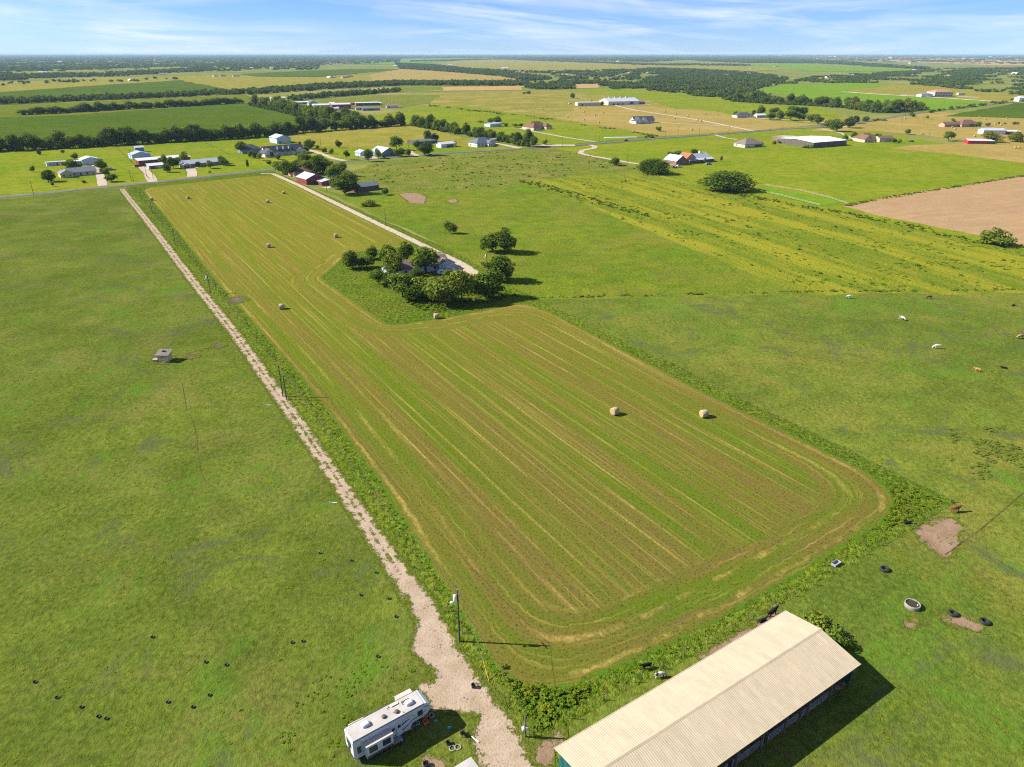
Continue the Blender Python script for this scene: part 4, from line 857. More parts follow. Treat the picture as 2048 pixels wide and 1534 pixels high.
B('metal_shop', 'grey metal shop behind the farmhouse with dormers', 'shop', (561, 285), TRKA, [(17, 14, 5.0, 2.4, 'gable', 'pale_blue', 'grey_metal', (0, 0), 0, [('l', -2, 0, 4, 4, 'garage'), ('l', 4, 1, 1, 2, 'door'), ('f', 4, 2.4, 1, 1)])])
rb = B('red_barn', 'dark red barn with grey metal roof beside the gravel drive', 'barn', (622, 365), TRKA, [(15, 13, 3.6, 2.6, 'gable', 'red', 'grey_metal', (0, 0), 0, [('l', 1.5, 0, 5.5, 3.4, 'bay'), ('f', 3, 2, 1, 1), ('f', -3, 2, 1, 1)])])
B('lean_to', 'red lean-to shed on the right of the grey roofed red barn', 'shed', (645, 369), TRKA, [(9, 5, 2.4, .8, 'shed', 'red', 'grey_metal', (0, 0), math.pi, [('r', 0, 0, 3, 2, 'bay')])])
B('open_barn', 'low dark red open barn under the trees', 'barn', (728, 380), ROADA, [(17, 8, 2.8, 1.6, 'gable', 'maroon', 'slate', (0, 0), 0, [('f', -4, 0, 5, 2.4, 'bay'), ('f', 3, 0, 5, 2.4, 'bay')])])
B('brick_house', 'brown roofed house half hidden by trees behind the red barn', 'house', (607, 350), ROADA, [(18, 10, 2.8, 2.6, 'hip', 'brick', 'brown', (0, 0), 0, wins(18, 4, door=1))])
# along the road
B('blue_house', 'blue house with grey gable roof beside the road', 'house', (768, 310), TRKA, [(18, 14, 3.2, 3.4, 'gable', 'blue', 'grey_metal', (0, 0), 0, wins(14, 4, side='l', w_=1.2, h_=1.8) + wins(18, 3))])
B('garage', 'pale blue garage left of the blue roadside house', 'garage', (724, 311), TRKA, [(9, 8, 2.8, 1.8, 'gable', 'pale_blue', 'grey_metal', (0, 0), 0, [('f', 1, 0, 4.5, 2.2, 'garage'), ('l', 0, 1.4, 1, 1)])])
B('pole_barn', 'low grey roofed pole barn behind the blue house trees', 'barn', (845, 287), ROADA, [(27, 11, 2.6, 1.2, 'gable', 'open', 'slate', (0, 0), 0, [('f', -6, 0, 9, 2.2, 'bay'), ('f', 6, 0, 9, 2.2, 'bay')])])
B('utility_shed', 'white roofed grey shed between the pole barn and the white house', 'shed', (892, 294), ROADA, [(16, 8, 3.2, 1.4, 'gable', 'white', 'white_metal', (0, 0), 0, [('f', 2, 0, 7, 2.4, 'bay')])])
wh = B('white_house', 'white house with dark hip roof and arched porch by the road', 'house', (963, 292), ROADA, [(20, 13, 3.6, 4.4, 'hip', 'white', 'slate', (0, 0), 0, wins(20, 5, z=1.9, w_=1.3, h_=1.9, door=2) + wins(13, 2, side='l')), (6, 5, 3.4, 2.0, 'gable', 'white', 'slate', (3, -7), P90, wins(5, 2, side='l')), (8, 8, 3.0, 2.0, 'hip', 'white', 'slate', (12, 3), 0)])
B('horse_trailer', 'white trailer beside the dark roofed white house', 'trailer', (984, 285), ROADA, [(8, 3, 3.0, .1, 'flat', 'white', 'white_metal', (0, 0), 0, wins(8, 3, z=1.8, w_=.9, h_=.6))])
B('workshop', 'pale blue flat roofed building beyond the hedgerow', 'workshop', (986, 253), ROADA, [(17, 11, 3.6, .5, 'gable', 'pale_blue', 'blue_metal', (0, 0), 0, [('f', -3, 0, 3, 2.6, 'garage'), ('f', 4, 1.6, 1.2, 1)])])
B('brick_house', 'tan house with steep brown hip roofs on the bright pasture', 'house', (1070, 258), ROADA, [(26, 15, 3.2, 5.0, 'hip', 'tan', 'brown', (0, 0), 0, wins(26, 5, door=2)), (12, 11, 3.2, 4.4, 'hip', 'tan', 'brown', (-9, -8), P90, wins(11, 2, side='l')), (12, 9, 3.0, 3.6, 'hip', 'tan', 'brown', (10, -7), P90, [('l', 0, 0, 4, 2.2, 'garage')])])
# machinery yard
B('machine_shed', 'long open shed with pink white roof at the left of the machinery yard', 'shed', (606, 208), math.radians(25), [(24, 9, 3.0, .8, 'shed', 'tan', 'white_metal', (0, 0), 0, [('f', 2, 0, 6, 2.4, 'bay')])])
B('grey_house', 'grey gabled house in the machinery yard', 'house', (625, 211), math.radians(115), [(16, 14, 4.0, 3.6, 'gable', 'grey', 'slate', (0, 0), 0, wins(14, 3, side='l'))])
B('white_hall', 'big white hall in the machinery yard', 'hall', (648, 217), math.radians(25), [(34, 14, 5.5, 1.6, 'gable', 'white', 'white_metal', (0, 0), 0, [('f', -10, 0, 4, 4, 'bay'), ('f', 0, 3, 2, 1.5), ('f', 8, 0, 3, 3, 'bay')])])
B('brown_hall', 'brown metal hall with white roof in the machinery yard', 'hall', (681, 218), math.radians(25), [(28, 18, 7.0, 1.6, 'gable', 'maroon', 'white_metal', (0, 0), 0, [('f', -6, 0, 5, 5, 'garage'), ('f', 8, 0, 5, 4, 'bay')])])
B('open_canopy', 'long open canopy with white roof right of the brown hall', 'canopy', (734, 211), math.radians(20), [(38, 12, 4.4, 1.0, 'gable', 'wood', 'white_metal', (0, 0), 0, [('f', -12, 0, 8, 3.6, 'bay'), ('f', 0, 0, 8, 3.6, 'bay'), ('f', 12, 0, 8, 3.6, 'bay')])])
B('office_shed', 'blue walled shed with brown roof at the right end of the machinery yard', 'shed', (784, 216), math.radians(15), [(18, 8, 3.6, 1.4, 'shed', 'pale_blue', 'rust', (0, 0), 0, [('f', -5, 0, 2, 2.4, 'bay')])])
B('tan_barn', 'tan roofed barn among the trees left of the machinery yard', 'barn', (556, 202), math.radians(25), [(26, 12, 5, 2.2, 'gable', 'tan', 'tan_metal', (0, 0), 0)])
B('box_trailer', 'white box trailer parked before the machinery yard halls', 'trailer', (694, 226), math.radians(20), [(12, 5, 4.4, .1, 'flat', 'white', 'white_metal', (0, 0), 0, [('f', 3, 0, 1, 2, 'door')])])
for i, (u, v, L, wm, rm, lab) in enumerate([(722, 220, 16, 'grey', 'slate', 'dark stacked trailers behind the white box trailer'), (742, 221, 26, 'blue', 'slate', 'long dark machine row in the machinery yard'),
                                   (758, 210, 8, 'white', 'white_metal', 'small white tank shed right of the canopy'), (695, 213, 12, 'bright_red', 'red', 'red tarpaulin lean-to on the brown hall'), (672, 221, 8, 'white', 'white_metal', 'white lorry box before the brown hall'), (664, 210, 8, 'white', 'white_metal', 'small white silo shed behind the brown hall'), (708, 210, 14, 'wood', 'rust', 'low rusty shed between brown hall and canopy')]):
    B('yard_shed', lab, 'shed', (u, v), math.radians(20), [(L, 6, 3.2, .8, 'shed', wm, rm, (0, 0), 0, [('f', 0, 0, L * .3, 2.2, 'bay')])], 'sheds of the machinery yard')
# the hayed field and beyond
B('long_barn', 'long low tan barn on the hayed field', 'barn', (1176, 211), math.radians(12), [(40, 14, 5.0, .8, 'gable', 'cream', 'tan_metal', (0, 0), 0, [('f', -12, 0, 3, 3, 'bay')])])
lb = B('riding_hall', 'huge barn with grey metal roof and roof vents', 'barn', (1238, 209), math.radians(18), [(56, 36, 6.0, 4.4, 'gable', 'cream', 'grey_metal', (0, 0), 0, [('f', x, 0, 3, 3, 'bay') for x in (-18, -10, -2)] + [('r', 0, 0, 5, 4, 'garage')]), (14, 34, 4.5, 2.0, 'gable', 'wood', 'rust', (32, 0), 0, [('f', 0, 0, 5, 3, 'bay')])])
for x in (-18, -8, 2, 12):
    d = MB(); d.box((x, 0, 11.1), (2.2, 1.6, 1.4)); d.box((x, 0, 11.9), (2.8, 2.2, 0.2)); d.build('roof_vent', m_trim, lb)
B('black_roof_house', 'white house with steep black gables on the hayed field', 'house', (1284, 246), math.radians(20), [(28, 12, 3.4, 4.4, 'gable', 'white', 'dark', (0, 0), 0, wins(28, 6, door=2)), (12, 9, 3.4, 3.8, 'gable', 'white', 'dark', (-10, -5), P90, wins(9, 2, side='l')), (10, 7, 3.4, 3.2, 'gable', 'white', 'dark', (-1, -6), P90, wins(7, 2, side='l'))])
B('tan_house', 'tan house with dark hip roof left of the road clump', 'house', (1485, 235), math.radians(15), [(24, 13, 3.4, 3.2, 'hip', 'cream', 'dark', (0, 0), 0, wins(24, 5, door=2))])
B('shop_front', 'small cream building at the left foot of the road clump', 'shed', (1519, 235), math.radians(15), [(13, 8, 3.2, 1.6, 'gable', 'cream', 'white_metal', (0, 0), 0, wins(13, 3, door=1))])
rp = B('porch_house', 'ranch house with grey and red metal roofs and a deep porch', 'house', (1382, 324), math.radians(30), [(30, 9, 3.2, 3.0, 'gable', 'wood', 'grey_metal', (0, 0), 0, wins(30, 6, door=3)), (14, 11, 3.2, 3.6, 'gable', 'wood', 'grey_metal', (-18, -2), P90, wins(11, 2, side='l')), (10, 9, 4.2, 3.2, 'gable', 'brick', 'red', (-6, -1), P90, wins(9, 2, side='l')), (26, 3.5, 2.4, .8, 'shed', 'open', 'grey_metal', (4, -6), 0)])
d = MB(); d.box((9, 1, 6.0), (1.2, 1.2, 3.0)); d.build('chimney', WM['white'], rp)
B('hip_house', 'cream house with grey brown hip roof and dark porch', 'house', (1497, 293), math.radians(25), [(22, 15, 3.0, 4.4, 'hip', 'cream', 'taupe', (0, 0), 0, wins(22, 3) + wins(15, 2, side='l') + [('f', 5, 0, 8, 2.4, 'bay')])])
ar = B('arena', 'wide open arena under a huge white roof', 'arena', (1622.6, 288.6), math.radians(28), [(44, 42, 4.6, 1.4, 'gable', 'open', 'bright_white', (0, 0), 0, [('f', x, 0, 7, 3.8, 'bay') for x in (-17, -8.5, 0, 8.5, 17)] + [('l', x, 0, 7, 3.8, 'bay') for x in (-16, -8, 0, 8, 16)])])
B('stable_row', 'rusty stable row at the left side of the white roofed arena', 'stable', (1574, 281), math.radians(28), [(14, 26, 3.0, 1.0, 'gable', 'wood', 'tan_metal', (0, 0), 0, [('f', 0, 0, 8, 2.2, 'bay')])])
B('brick_house', 'brick house with brown hip roof right of the arena', 'house', (1730, 282), math.radians(20), [(20, 14, 3.2, 4.4, 'hip', 'tan', 'brown', (0, 0), 0, wins(20, 4)), (9, 8, 3.2, 3.4, 'gable', 'tan', 'brown', (-7, -6), P90, wins(8, 2, side='l'))])
B('garage', 'tan garage with brown roof next to the brick house', 'garage', (1766, 283), math.radians(10), [(15, 10, 3.4, 2.0, 'gable', 'tan', 'brown', (0, 0), 0, [('f', -3, 0, 3, 2.2, 'garage'), ('f', 4, 1.6, 1, 1)])])
B('tan_house', 'long tan house with brown roof on the hayed field at right', 'house', (1922, 253), math.radians(10), [(24, 15, 3.2, 4.4, 'hip', 'tan', 'brown', (6, 0), 0, wins(24, 5, door=2)), (24, 10, 3.0, 2.4, 'gable', 'brick', 'brown', (-14, 0), 0, wins(24, 4) + [('f', 6, 0, 4, 2.2, 'bay')])])
B('metal_shed', 'white walled shed with grey roof and open lean-to', 'shed', (1982, 268), math.radians(-5), [(22, 12, 4.2, 1.6, 'gable', 'white', 'grey_metal', (0, 0), 0, [('f', -4, 0, 3, 3, 'garage')]), (16, 9, 3.0, .6, 'shed', 'open', 'white_metal', (19, 0), 0)])
B('red_shed', 'bright red shed with white roof by a big tree', 'shed', (1950, 287), math.radians(-8), [(17, 9, 3.0, 1.2, 'gable', 'bright_red', 'white_metal', (0, 0), 0, [('f', 1, 0, 3, 2.4, 'bay')]), (6, 9, 2.8, .5, 'shed', 'open', 'white_metal', (12, 0), 0)])
B('mansion', 'large stone mansion under construction with clay tile roof', 'mansion', (1878, 193), math.radians(10), [(40, 24, 9.0, 4.0, 'hip', 'stone', 'clay', (0, 0), 0, wins(40, 7, z=2.2, w_=2, h_=2.6) + wins(40, 7, z=6.4, w_=2, h_=2)), (24, 14, 5.0, 2.4, 'hip', 'white', 'grey', (-36, -4), 0, wins(24, 4))])
B('site_trailer', 'white site trailer right of the stone mansion', 'trailer', (1921, 190), math.radians(5), [(14, 6, 4.0, .1, 'flat', 'white', 'white_metal', (0, 0), 0, wins(14, 3))])
B('storage_tank_shed', 'white peaked shed where the caliche road meets the country road', 'shed', (2040, 203), math.radians(10), [(16, 12, 6, 3.2, 'hip', 'white', 'white_metal', (0, 0), 0, [('f', 0, 0, 3, 3, 'bay')])])
# the house in the grove
B('grove_house', 'pale blue house with grey brown roof hidden in the grove', 'house', (832, 541), math.radians(32), [(25, 9, 2.6, 2.2, 'gable', 'pale_blue', 'taupe', (0, 0), 0, wins(25, 6, door=3)), (7, 7, 2.5, 1.6, 'gable', 'pale_blue', 'taupe', (11, -2), P90, [('l', 0, 0, 4, 2.2, 'garage')])])
# the small yellow well house
wl = B('well_house', 'tiny yellow shed with grey shingle roof in the left pasture', 'shed', (331, 721), math.radians(-4), [(3.0, 2.4, 2.1, .5, 'shed', 'yellow', 'taupe', (0, 0), 0, [('f', -0.1, 1.5, .5, .4)])])
d = MB(); d.box((-.1, .3, 2.75), (.7, .5, .35)); d.build('roof_box', m_dark, wl)
d = MB(); d.box((-2.2, -1.0, 0.35), (1.3, 0.9, 0.7)); d.box((-2.2, -1.0, 0.76), (1.4, 1.0, .1)); tg = d.build('pump_box', paint('weathered_wood', (0.42, 0.34, 0.26)), wl)

# far houses, each a house with walls and roof
FH = []
def far_house_proto(wm, rm, L, Wd, hip):
    t = MB(); r = MB(); e = 3.2
    if hip: t.box((0, 0, e / 2), (L, Wd, e))
    else: t.prism([(-Wd / 2, 0), (Wd / 2, 0), (Wd / 2, e), (0, e + 2.8), (-Wd / 2, e)], 'x', -L / 2, L / 2)
    if hip:
        X, Y = L / 2 + .5, Wd / 2 + .5; q = X - Y
        r.raw([(-X, -Y, e), (X, -Y, e), (X, Y, e), (-X, Y, e), (-q, 0, e + 3.4), (q, 0, e + 3.4)], [(3, 2, 1, 0), (0, 1, 5, 4), (2, 3, 4, 5), (1, 2, 5), (3, 0, 4)])
    else:
        for s in (-1, 1): r.prism([(s * (Wd / 2 + .5), e - .2), (0, e + 2.83), (0, e + 3.0), (s * (Wd / 2 + .5), e)], 'x', -L / 2 - .5, L / 2 + .5)
    return t.mesh('wall', WM[wm]), r.mesh('roof', RM[rm])
PROT = [far_house_proto('white', 'grey', 22, 12, False), far_house_proto('cream', 'white_metal', 26, 14, False), far_house_proto('tan', 'brown', 22, 14, True), far_house_proto('white', 'white_metal', 34, 14, False), far_house_proto('stone', 'taupe', 24, 14, True), far_house_proto('bright_red', 'red', 20, 12, False)]
far = [(86, 146, 3), (262, 162, 1), (325, 149, 0), (352, 144, 3), (362, 144, 1), (384, 132, 3), (430, 153, 4), (446, 153, 2), (472, 153, 4), (505, 137, 1), (520, 136, 3), (530, 137, 0), (546, 136, 3), (562, 136, 0), (588, 131, 2), (596, 131, 5), (640, 127, 3), (660, 156, 1), (666, 156, 0), (700, 154, 2),
       (690, 156, 4), (792, 133, 3), (880, 130, 0), (900, 131, 1), (968, 118, 3), (976, 118, 0), (984, 118, 1), (1040, 144, 3), (1050, 145, 5), (1060, 143, 5), (1046, 141, 0), (1098, 144, 4), (1110, 145, 0), (1128, 151, 1), (1150, 153, 4), (1098, 115, 5), (1162, 117, 3), (1170, 118, 1), (1180, 118, 1), (1190, 118, 3), (1196, 117, 0), (1236, 123, 0),
       (1262, 146, 2), (1300, 147, 3), (1306, 147, 1), (1362, 139, 1), (1425, 153, 3), (1446, 153, 4), (1452, 152, 0), (1480, 145, 0), (1500, 149, 3), (1504, 138, 0), (1520, 131, 5), (1552, 134, 4), (1420, 113, 3), (1530, 121, 1), (1560, 112, 3), (1660, 114, 3), (1670, 113.5, 1), (1700, 113, 0), (1730, 113.5, 3), (1780, 116, 3), (1820, 127, 1), (1862, 117.5, 1),
       (1880, 117, 3), (1916, 118, 1), (1928, 117, 3), (1940, 118.5, 3), (1920, 123.5, 1), (1972, 118, 3), (1990, 119, 1), (1896, 153, 4), (1830, 142, 1), (1700, 152, 3), (2030, 148, 1), (1010, 137, 3), (560, 121, 0), (612, 112.5, 3), (720, 112, 3), (216, 121, 0), (120, 124, 1), (30, 119, 4), (1460, 111.8, 3), (1240, 112, 1), (1090, 112, 3), (1980, 114, 1), (2020, 114.5, 3), (1560, 157, 3), (1655, 156, 0), (310, 121, 3)]
far.sort(key=lambda r: r[0])
cnt = {}
WHAT = ['white walled house with grey roof', 'cream building with white roof', 'tan house with brown hip roof', 'long white building with white roof', 'pale stone house with taupe roof', 'red farm building']
for u, v, k in far:
    p = G(u, v); t = empty('far_house', (p.x, p.y, 0), math.radians(random.choice((15, 35, 105, 125, 0))))
    s = 1.0 if v > 125 else (1.5 if v > 116 else 2.2)
    t.scale = (s, s, s); i = cnt.get(k, 0); cnt[k] = i + 1
    obj('wall', PROT[k][0], t); obj('roof', PROT[k][1], t)
    tag(t, '%s %s from the left in the far countryside' % (ordinal(i), WHAT[k]), 'house', 'houses of the far countryside')
# ------------------------------------------------------------------ the big near barn
ZE, ZR = 3.9, 4.95
bA, bL, bC = G(1572, 1221, ZE), G(1108, 1497, ZE), G(1718, 1330, ZE)
bx_ = (bA - bL); BLEN = bx_.length; bd = bx_.normalized(); bn = Vector((bd.y, -bd.x, 0)); BW = (bC - bA).dot(bn)
barn = empty('hay_barn', (bL.x, bL.y, 0), math.atan2(bd.y, bd.x)); tag(barn, 'long barn with cream corrugated metal roof and teal end wall', 'barn')
m_cream = metal_roof('cream_metal', (0.45, 0.372, 0.250), 0.55); m_teal = metal_roof('teal_metal', (0.020, 0.145, 0.125), 0.5)
RID = BW * 0.47                                             # local y runs to -BW (towards the camera side)
def ribbed(n_rib, width, length, hgt=0.016):
    """ribbed sheet: ribs along local y, x across"""
    m = MB(); xs = []
    for i in range(n_rib):
        x = width * (i + 0.5) / n_rib
        xs += [(x - 0.055, 0.0), (x - 0.03, hgt), (x + 0.03, hgt), (x + 0.055, 0.0)]
    xs = [(0, 0)] + xs + [(width, 0)]
    for (x0, z0), (x1, z1) in zip(xs[:-1], xs[1:]): m.face([(x0, 0, z0), (x1, 0, z1), (x1, length, z1), (x0, length, z0)])
    m.face([(0, 0, -0.015), (0, length, -0.015), (width, length, -0.015), (width, 0, -0.015)])
    return m
pw = BLEN / round(BLEN / 0.92); npan = round(BLEN / 0.92)
for side in (0, 1):
    run = RID if side == 0 else BW - RID
    ang = math.atan2(ZR - ZE, run); sl = math.hypot(run, ZR - ZE)
    me = ribbed(3, pw - 0.006, sl).mesh('roof_panel', m_cream)
    for i in range(npan):
        o = obj('roof_panel', me, barn)
        jz = random.uniform(-0.004, 0.004)
        if side == 0: o.location = (i * pw + pw, 0, ZE + jz); o.rotation_euler = (ang, 0, math.pi)
        else: o.location = (i * pw, -BW, ZE + jz); o.rotation_euler = (ang, 0, 0)
d = MB()
for s in (-1, 1): d.face([(-0.1, -RID, ZR + 0.05), (BLEN + 0.1, -RID, ZR + 0.05), (BLEN + 0.1, -RID + s * 0.26, ZR - 0.028), (-0.1, -RID + s * 0.26, ZR - 0.028)])
d.build('ridge_cap', m_cream, barn)
for y in (0.03, -BW - 0.03):
    d = MB(); d.box((BLEN / 2, y, ZE - 0.04), (BLEN, 0.1, 0.14)); d.build('eave_trim', m_cream, barn)
ww = 0.9; nwp = int((BW - 0.8) / ww)
for x_, nm in ((0.5, 'near'), (BLEN - 0.5, 'far')):
    for i in range(nwp):
        y0 = -0.4 - i * (BW - 0.8) / nwp; y1 = -0.4 - (i + 1) * (BW - 0.8) / nwp
        def top(y): return ZE + (ZR - ZE) * (min(-y, RID) / RID if -y <= RID else (BW + y) / (BW - RID)) - 0.12
        d = MB(); n = 4
        for k in range(n):
            a0 = y0 + (y1 - y0) * k / n; a1 = y0 + (y1 - y0) * (k + 0.55) / n; a2 = y0 + (y1 - y0) * (k + 0.62) / n; a3 = y0 + (y1 - y0) * (k + 0.93) / n; a4 = y0 + (y1 - y0) * (k + 1) / n
            s = -1 if nm == 'near' else 1
            pr = [(a0, 0), (a1, 0), (a2, 0.04 * s), (a3, 0.04 * s), (a4, 0)]
            for (p, u_), (q, w_) in zip(pr[:-1], pr[1:]): d.face([(x_ + u_, p, -0.1), (x_ + w_, q, -0.1), (x_ + w_, q, top(q)), (x_ + u_, p, top(p))])
        if not (nm == 'far' and 3 <= i <= nwp - 4): d.build('wall_panel', m_teal, barn)
for i in range(int((BLEN - 1) / 1.8)):
    d = MB(); d.box((0.5 + 0.9 + i * 1.8, -0.45, ZE / 2 - 0.1), (1.79, 0.05, ZE - 0.1)); d.build('wall_panel', m_teal, barn)
m_timber = paint('barn_timber', (0.16, 0.12, 0.085), 0.9, 0.2, 1.5)
for i in range(10):
    for y in (-BW + 0.45, -RID):
        d = MB(); h_ = (ZE if y < -RID - 1 else ZR) - 0.2; d.box((0.6 + i * (BLEN - 1.2) / 9, y, h_ / 2), (0.2, 0.2, h_)); d.build('post', m_timber, barn)
d = MB(); d.box((BLEN / 2, -BW + 0.45, ZE - 0.3), (BLEN - 1, 0.14, 0.28)); d.build('beam', m_timber, barn)
for i in range(5):
    d = MB(); x0 = 8 + i * 6.5
    for z in (0.35, 0.7, 1.05, 1.4): d.box((x0, -BW + 0.6, z), (5.6, 0.05, 0.09))
    for s in (-1, 0, 1): d.box((x0 + s * 2.75, -BW + 0.6, 0.75), (0.07, 0.07, 1.5))
    d.build('rail_gate', m_steel, barn)
d = MB(); d.box((BLEN / 2, -BW / 2, 0.02), (BLEN - 1.2, BW - 1.2, 0.06)); d.build('dirt_floor', g_bare, barn)

# ------------------------------------------------------------------ fifth wheel trailer
m_rv = paint('rv_white', (0.52, 0.53, 0.54), 0.35, 0.05, 0.8, 0.4); m_rvroof = paint('rv_roof', (0.40, 0.37, 0.34), 0.7, 0.10, 0.5); m_navy = paint('rv_navy', (0.035, 0.05, 0.09), 0.4); m_silver = paint('rv_silver', (0.30, 0.33, 0.37), 0.4); m_black = paint('black_rubber', (0.018, 0.018, 0.020), 0.6); m_maroon = paint('rv_maroon', (0.09, 0.035, 0.03), 0.4); m_creamy = paint('rv_skylight', (0.60, 0.52, 0.36)); m_vent = paint('vent_brown', (0.12, 0.085, 0.06))
r0, r1 = G(704.4, 1485.3, 3.75), G(861.4, 1400.0, 3.75); rd = (r1 - r0); RL = rd.length; ra = math.atan2(rd.y, rd.x); RW = 2.45
rv = empty('travel_trailer', (r0.x, r0.y, 0), ra); tag(rv, 'white fifth wheel travel trailer with slide-outs parked on the grass', 'trailer')
k_ = RL / 10.75
prof = [(0, 0.62), (7.6, 0.62), (8.0, 1.55), (9.9, 1.62), (10.55, 2.2), (10.72, 2.7), (10.55, 3.35), (10.1, 3.68), (9.7, 3.72), (0.12, 3.72), (0, 3.5)]
d = MB(); d.prism([(x * k_, z) for x, z in prof], 'y', 0, RW); body = d.build('body', m_rv, rv)
bv = body.modifiers.new('bevel', 'BEVEL'); bv.width = 0.05; bv.segments = 2; bv.limit_method = 'ANGLE'
d = MB(); d.box((4.95 * k_, RW / 2, 3.745), (9.7 * k_, RW - 0.12, 0.05)); roof = d.build('roof', m_rvroof, rv)
for y in (0.0, RW):
    d = MB(); d.box((4.9 * k_, y, 3.70), (9.7 * k_, 0.09, 0.10)); d.build('gutter', m_navy, rv)
def pod(m, x, y, z, sx, sy, sz):
    vs = []; 
    for zz, f in ((0, 1.0), (0.6, 0.97), (0.9, 0.86), (1.0, 0.7)):
        for i in range(16):
            a = 2 * math.pi * i / 16; c, s = math.cos(a), math.sin(a); e = 0.45
            vs.append((x + math.copysign(abs(c) ** e, c) * sx / 2 * f, y + math.copysign(abs(s) ** e, s) * sy / 2 * f, z + zz * sz))
    fs = [(j * 16 + i, j * 16 + (i + 1) % 16, (j + 1) * 16 + (i + 1) % 16, (j + 1) * 16 + i) for j in range(3) for i in range(16)] + [tuple(range(48, 64))]
    m.raw(vs, fs, 0, True)
for x, y in ((2.35, 1.35), (8.25, 1.15)):
    d = MB(); pod(d, x * k_, y, 3.77, 1.05, 0.8, 0.36); d.build('air_conditioner', m_rv, rv)
for x, y in ((4.7, 1.1), (6.35, 0.85)):
    d = MB(); d.box((x * k_, y, 3.84), (0.42, 0.42, 0.14)); d.lathe([(0.30, 3.86), (0.29, 3.94), (0.22, 3.99), (0.0, 4.0)], 12, c=(x * k_, y, 0)); d.build('roof_vent', m_vent, rv)
d = MB(); d.box((6.6 * k_, 2.0, 3.83), (0.95, 0.34, 0.12)); d.build('skylight', m_creamy, rv)
for x, y in ((5.6, 1.9), (5.8, 2.05), (6.0, 0.95), (7.5, 1.45), (7.0, 0.35)):
    d = MB(); d.tube((x * k_, y, 3.76), (x * k_, y, 3.93), 0.05, 0.045, 8); d.build('vent_pipe', m_dark, rv)
d = MB(); d.box((8.0 * k_, 1.75, 3.86), (1.1, 0.07, 0.07)); d.box((7.5 * k_, 1.75, 3.8), (0.05, 0.05, 0.1)); d.build('antenna', m_dark, rv)
def rv_win(p, x, z, w_, h_, y, s):
    f = MB(); f.box((x, y + s * 0.012, z), (w_ + 0.09, 0.03, h_ + 0.09)); fo = f.build('window', m_navy, p)
    g_ = MB(); g_.box((x, y + s * 0.03, z), (w_, 0.03, h_)); g_.build('pane', m_glass, fo)
def slide(x0, x1, dep, z0, z1, s, nwin):
    x0 *= k_; x1 *= k_; y0 = 0.0 if s < 0 else RW; yc = y0 + s * dep / 2
    so = MB(); so.box(((x0 + x1) / 2, yc, (z0 + z1) / 2), (x1 - x0, dep, z1 - z0)); o = so.build('slide_out', m_rv, rv)
    t = MB(); t.box(((x0 + x1) / 2, yc + s * 0.02, z1 + 0.035), (x1 - x0 + 0.06, dep + 0.06, 0.06)); t.build('slide_roof', paint('slide_roof', (0.50, 0.42, 0.36), 0.7), o)
    t = MB(); t.box(((x0 + x1) / 2, y0 + s * (dep + 0.01), z0 + 0.16), (x1 - x0 - 0.04, 0.03, 0.30)); t.build('lower_band', m_maroon, o)
    t = MB(); t.box(((x0 + x1) / 2, y0 + s * (dep + 0.012), z0 + 0.42), (x1 - x0 - 0.04, 0.03, 0.06)); t.build('stripe', m_navy, o)
    for i in range(nwin):
        xx = x0 + (x1 - x0) * (i + 0.5) / nwin
        rv_win(o, xx, (z0 + z1) / 2 + 0.22, min(1.25, (x1 - x0) / nwin * 0.55), 0.85, y0 + s * dep, s)
slide(1.3, 4.85, 0.95, 0.85, 2.85, -1, 2)
slide(0.75, 2.75, 0.6, 1.1, 3.1, 1, 1); slide(3.5, 6.0, 0.35, 1.1, 3.1, 1, 1); slide(7.3, 9.5, 0.85, 1.75, 3.45, 1, 1)
rv_win(body, 0.75 * k_, 1.95, 0.42, 1.0, 0, -1); rv_win(body, 9.15 * k_, 2.55, 0.62, 0.78, 0, -1); rv_win(body, 5.35 * k_, 2.2, 0.3, 0.36, 0, -1)
d = MB(); d.box((6.15 * k_, -0.02, 1.75), (0.72, 0.05, 1.95)); dr = d.build('door', m_rv, rv); d = MB(); d.box((6.15 * k_, -0.055, 2.3), (0.4, 0.03, 0.5)); d.build('pane', m_glass, dr)
for i, (z, w_) in enumerate(((2.55, 1.1), (1.5, 0.5))):
    f = MB(); f.box((-0.02, RW / 2 + (0.1 if i else 0), z), (0.05, w_ + 0.1, 0.85)); fo = f.build('window', m_navy, rv); f = MB(); f.box((-0.05, RW / 2 + (0.1 if i else 0), z), (0.03, w_, 0.75)); f.build('pane', m_glass, fo)
d = MB(); d.box((-0.02, RW / 2, 0.95), (0.05, RW - 0.1, 0.25)); d.build('rear_band', m_maroon, rv)
def swoosh(x0, z0, x1, z1, bend, w_, mt):
    m = MB(); n = 14; P = []; w_ *= 1.8
    for i in range(n + 1):
        t = i / n; x = x0 + (x1 - x0) * t; z = z0 + (z1 - z0) * t + bend * math.sin(math.pi * t); P.append((x, z, w_ * math.sin(math.pi * min(1, t * 0.9 + 0.08))))
    for a, b in zip(P[:-1], P[1:]): m.face([(a[0], -0.014, a[1]), (b[0], -0.014, b[1]), (b[0], -0.014, b[1] + b[2]), (a[0], -0.014, a[1] + a[2])])
    m.build('decal_stripe', mt, rv)
swoosh(5.1 * k_, 1.0, 8.3 * k_, 2.2, -0.35, 0.12, m_navy); swoosh(5.0 * k_, 0.85, 8.5 * k_, 2.45, -0.45, 0.10, m_silver); swoosh(5.6 * k_, 1.35, 7.8 * k_, 2.55, 0.2, 0.16, m_navy); swoosh(6.5 * k_, 2.75, 8.6 * k_, 2.5, 0.25, 0.10, m_silver)
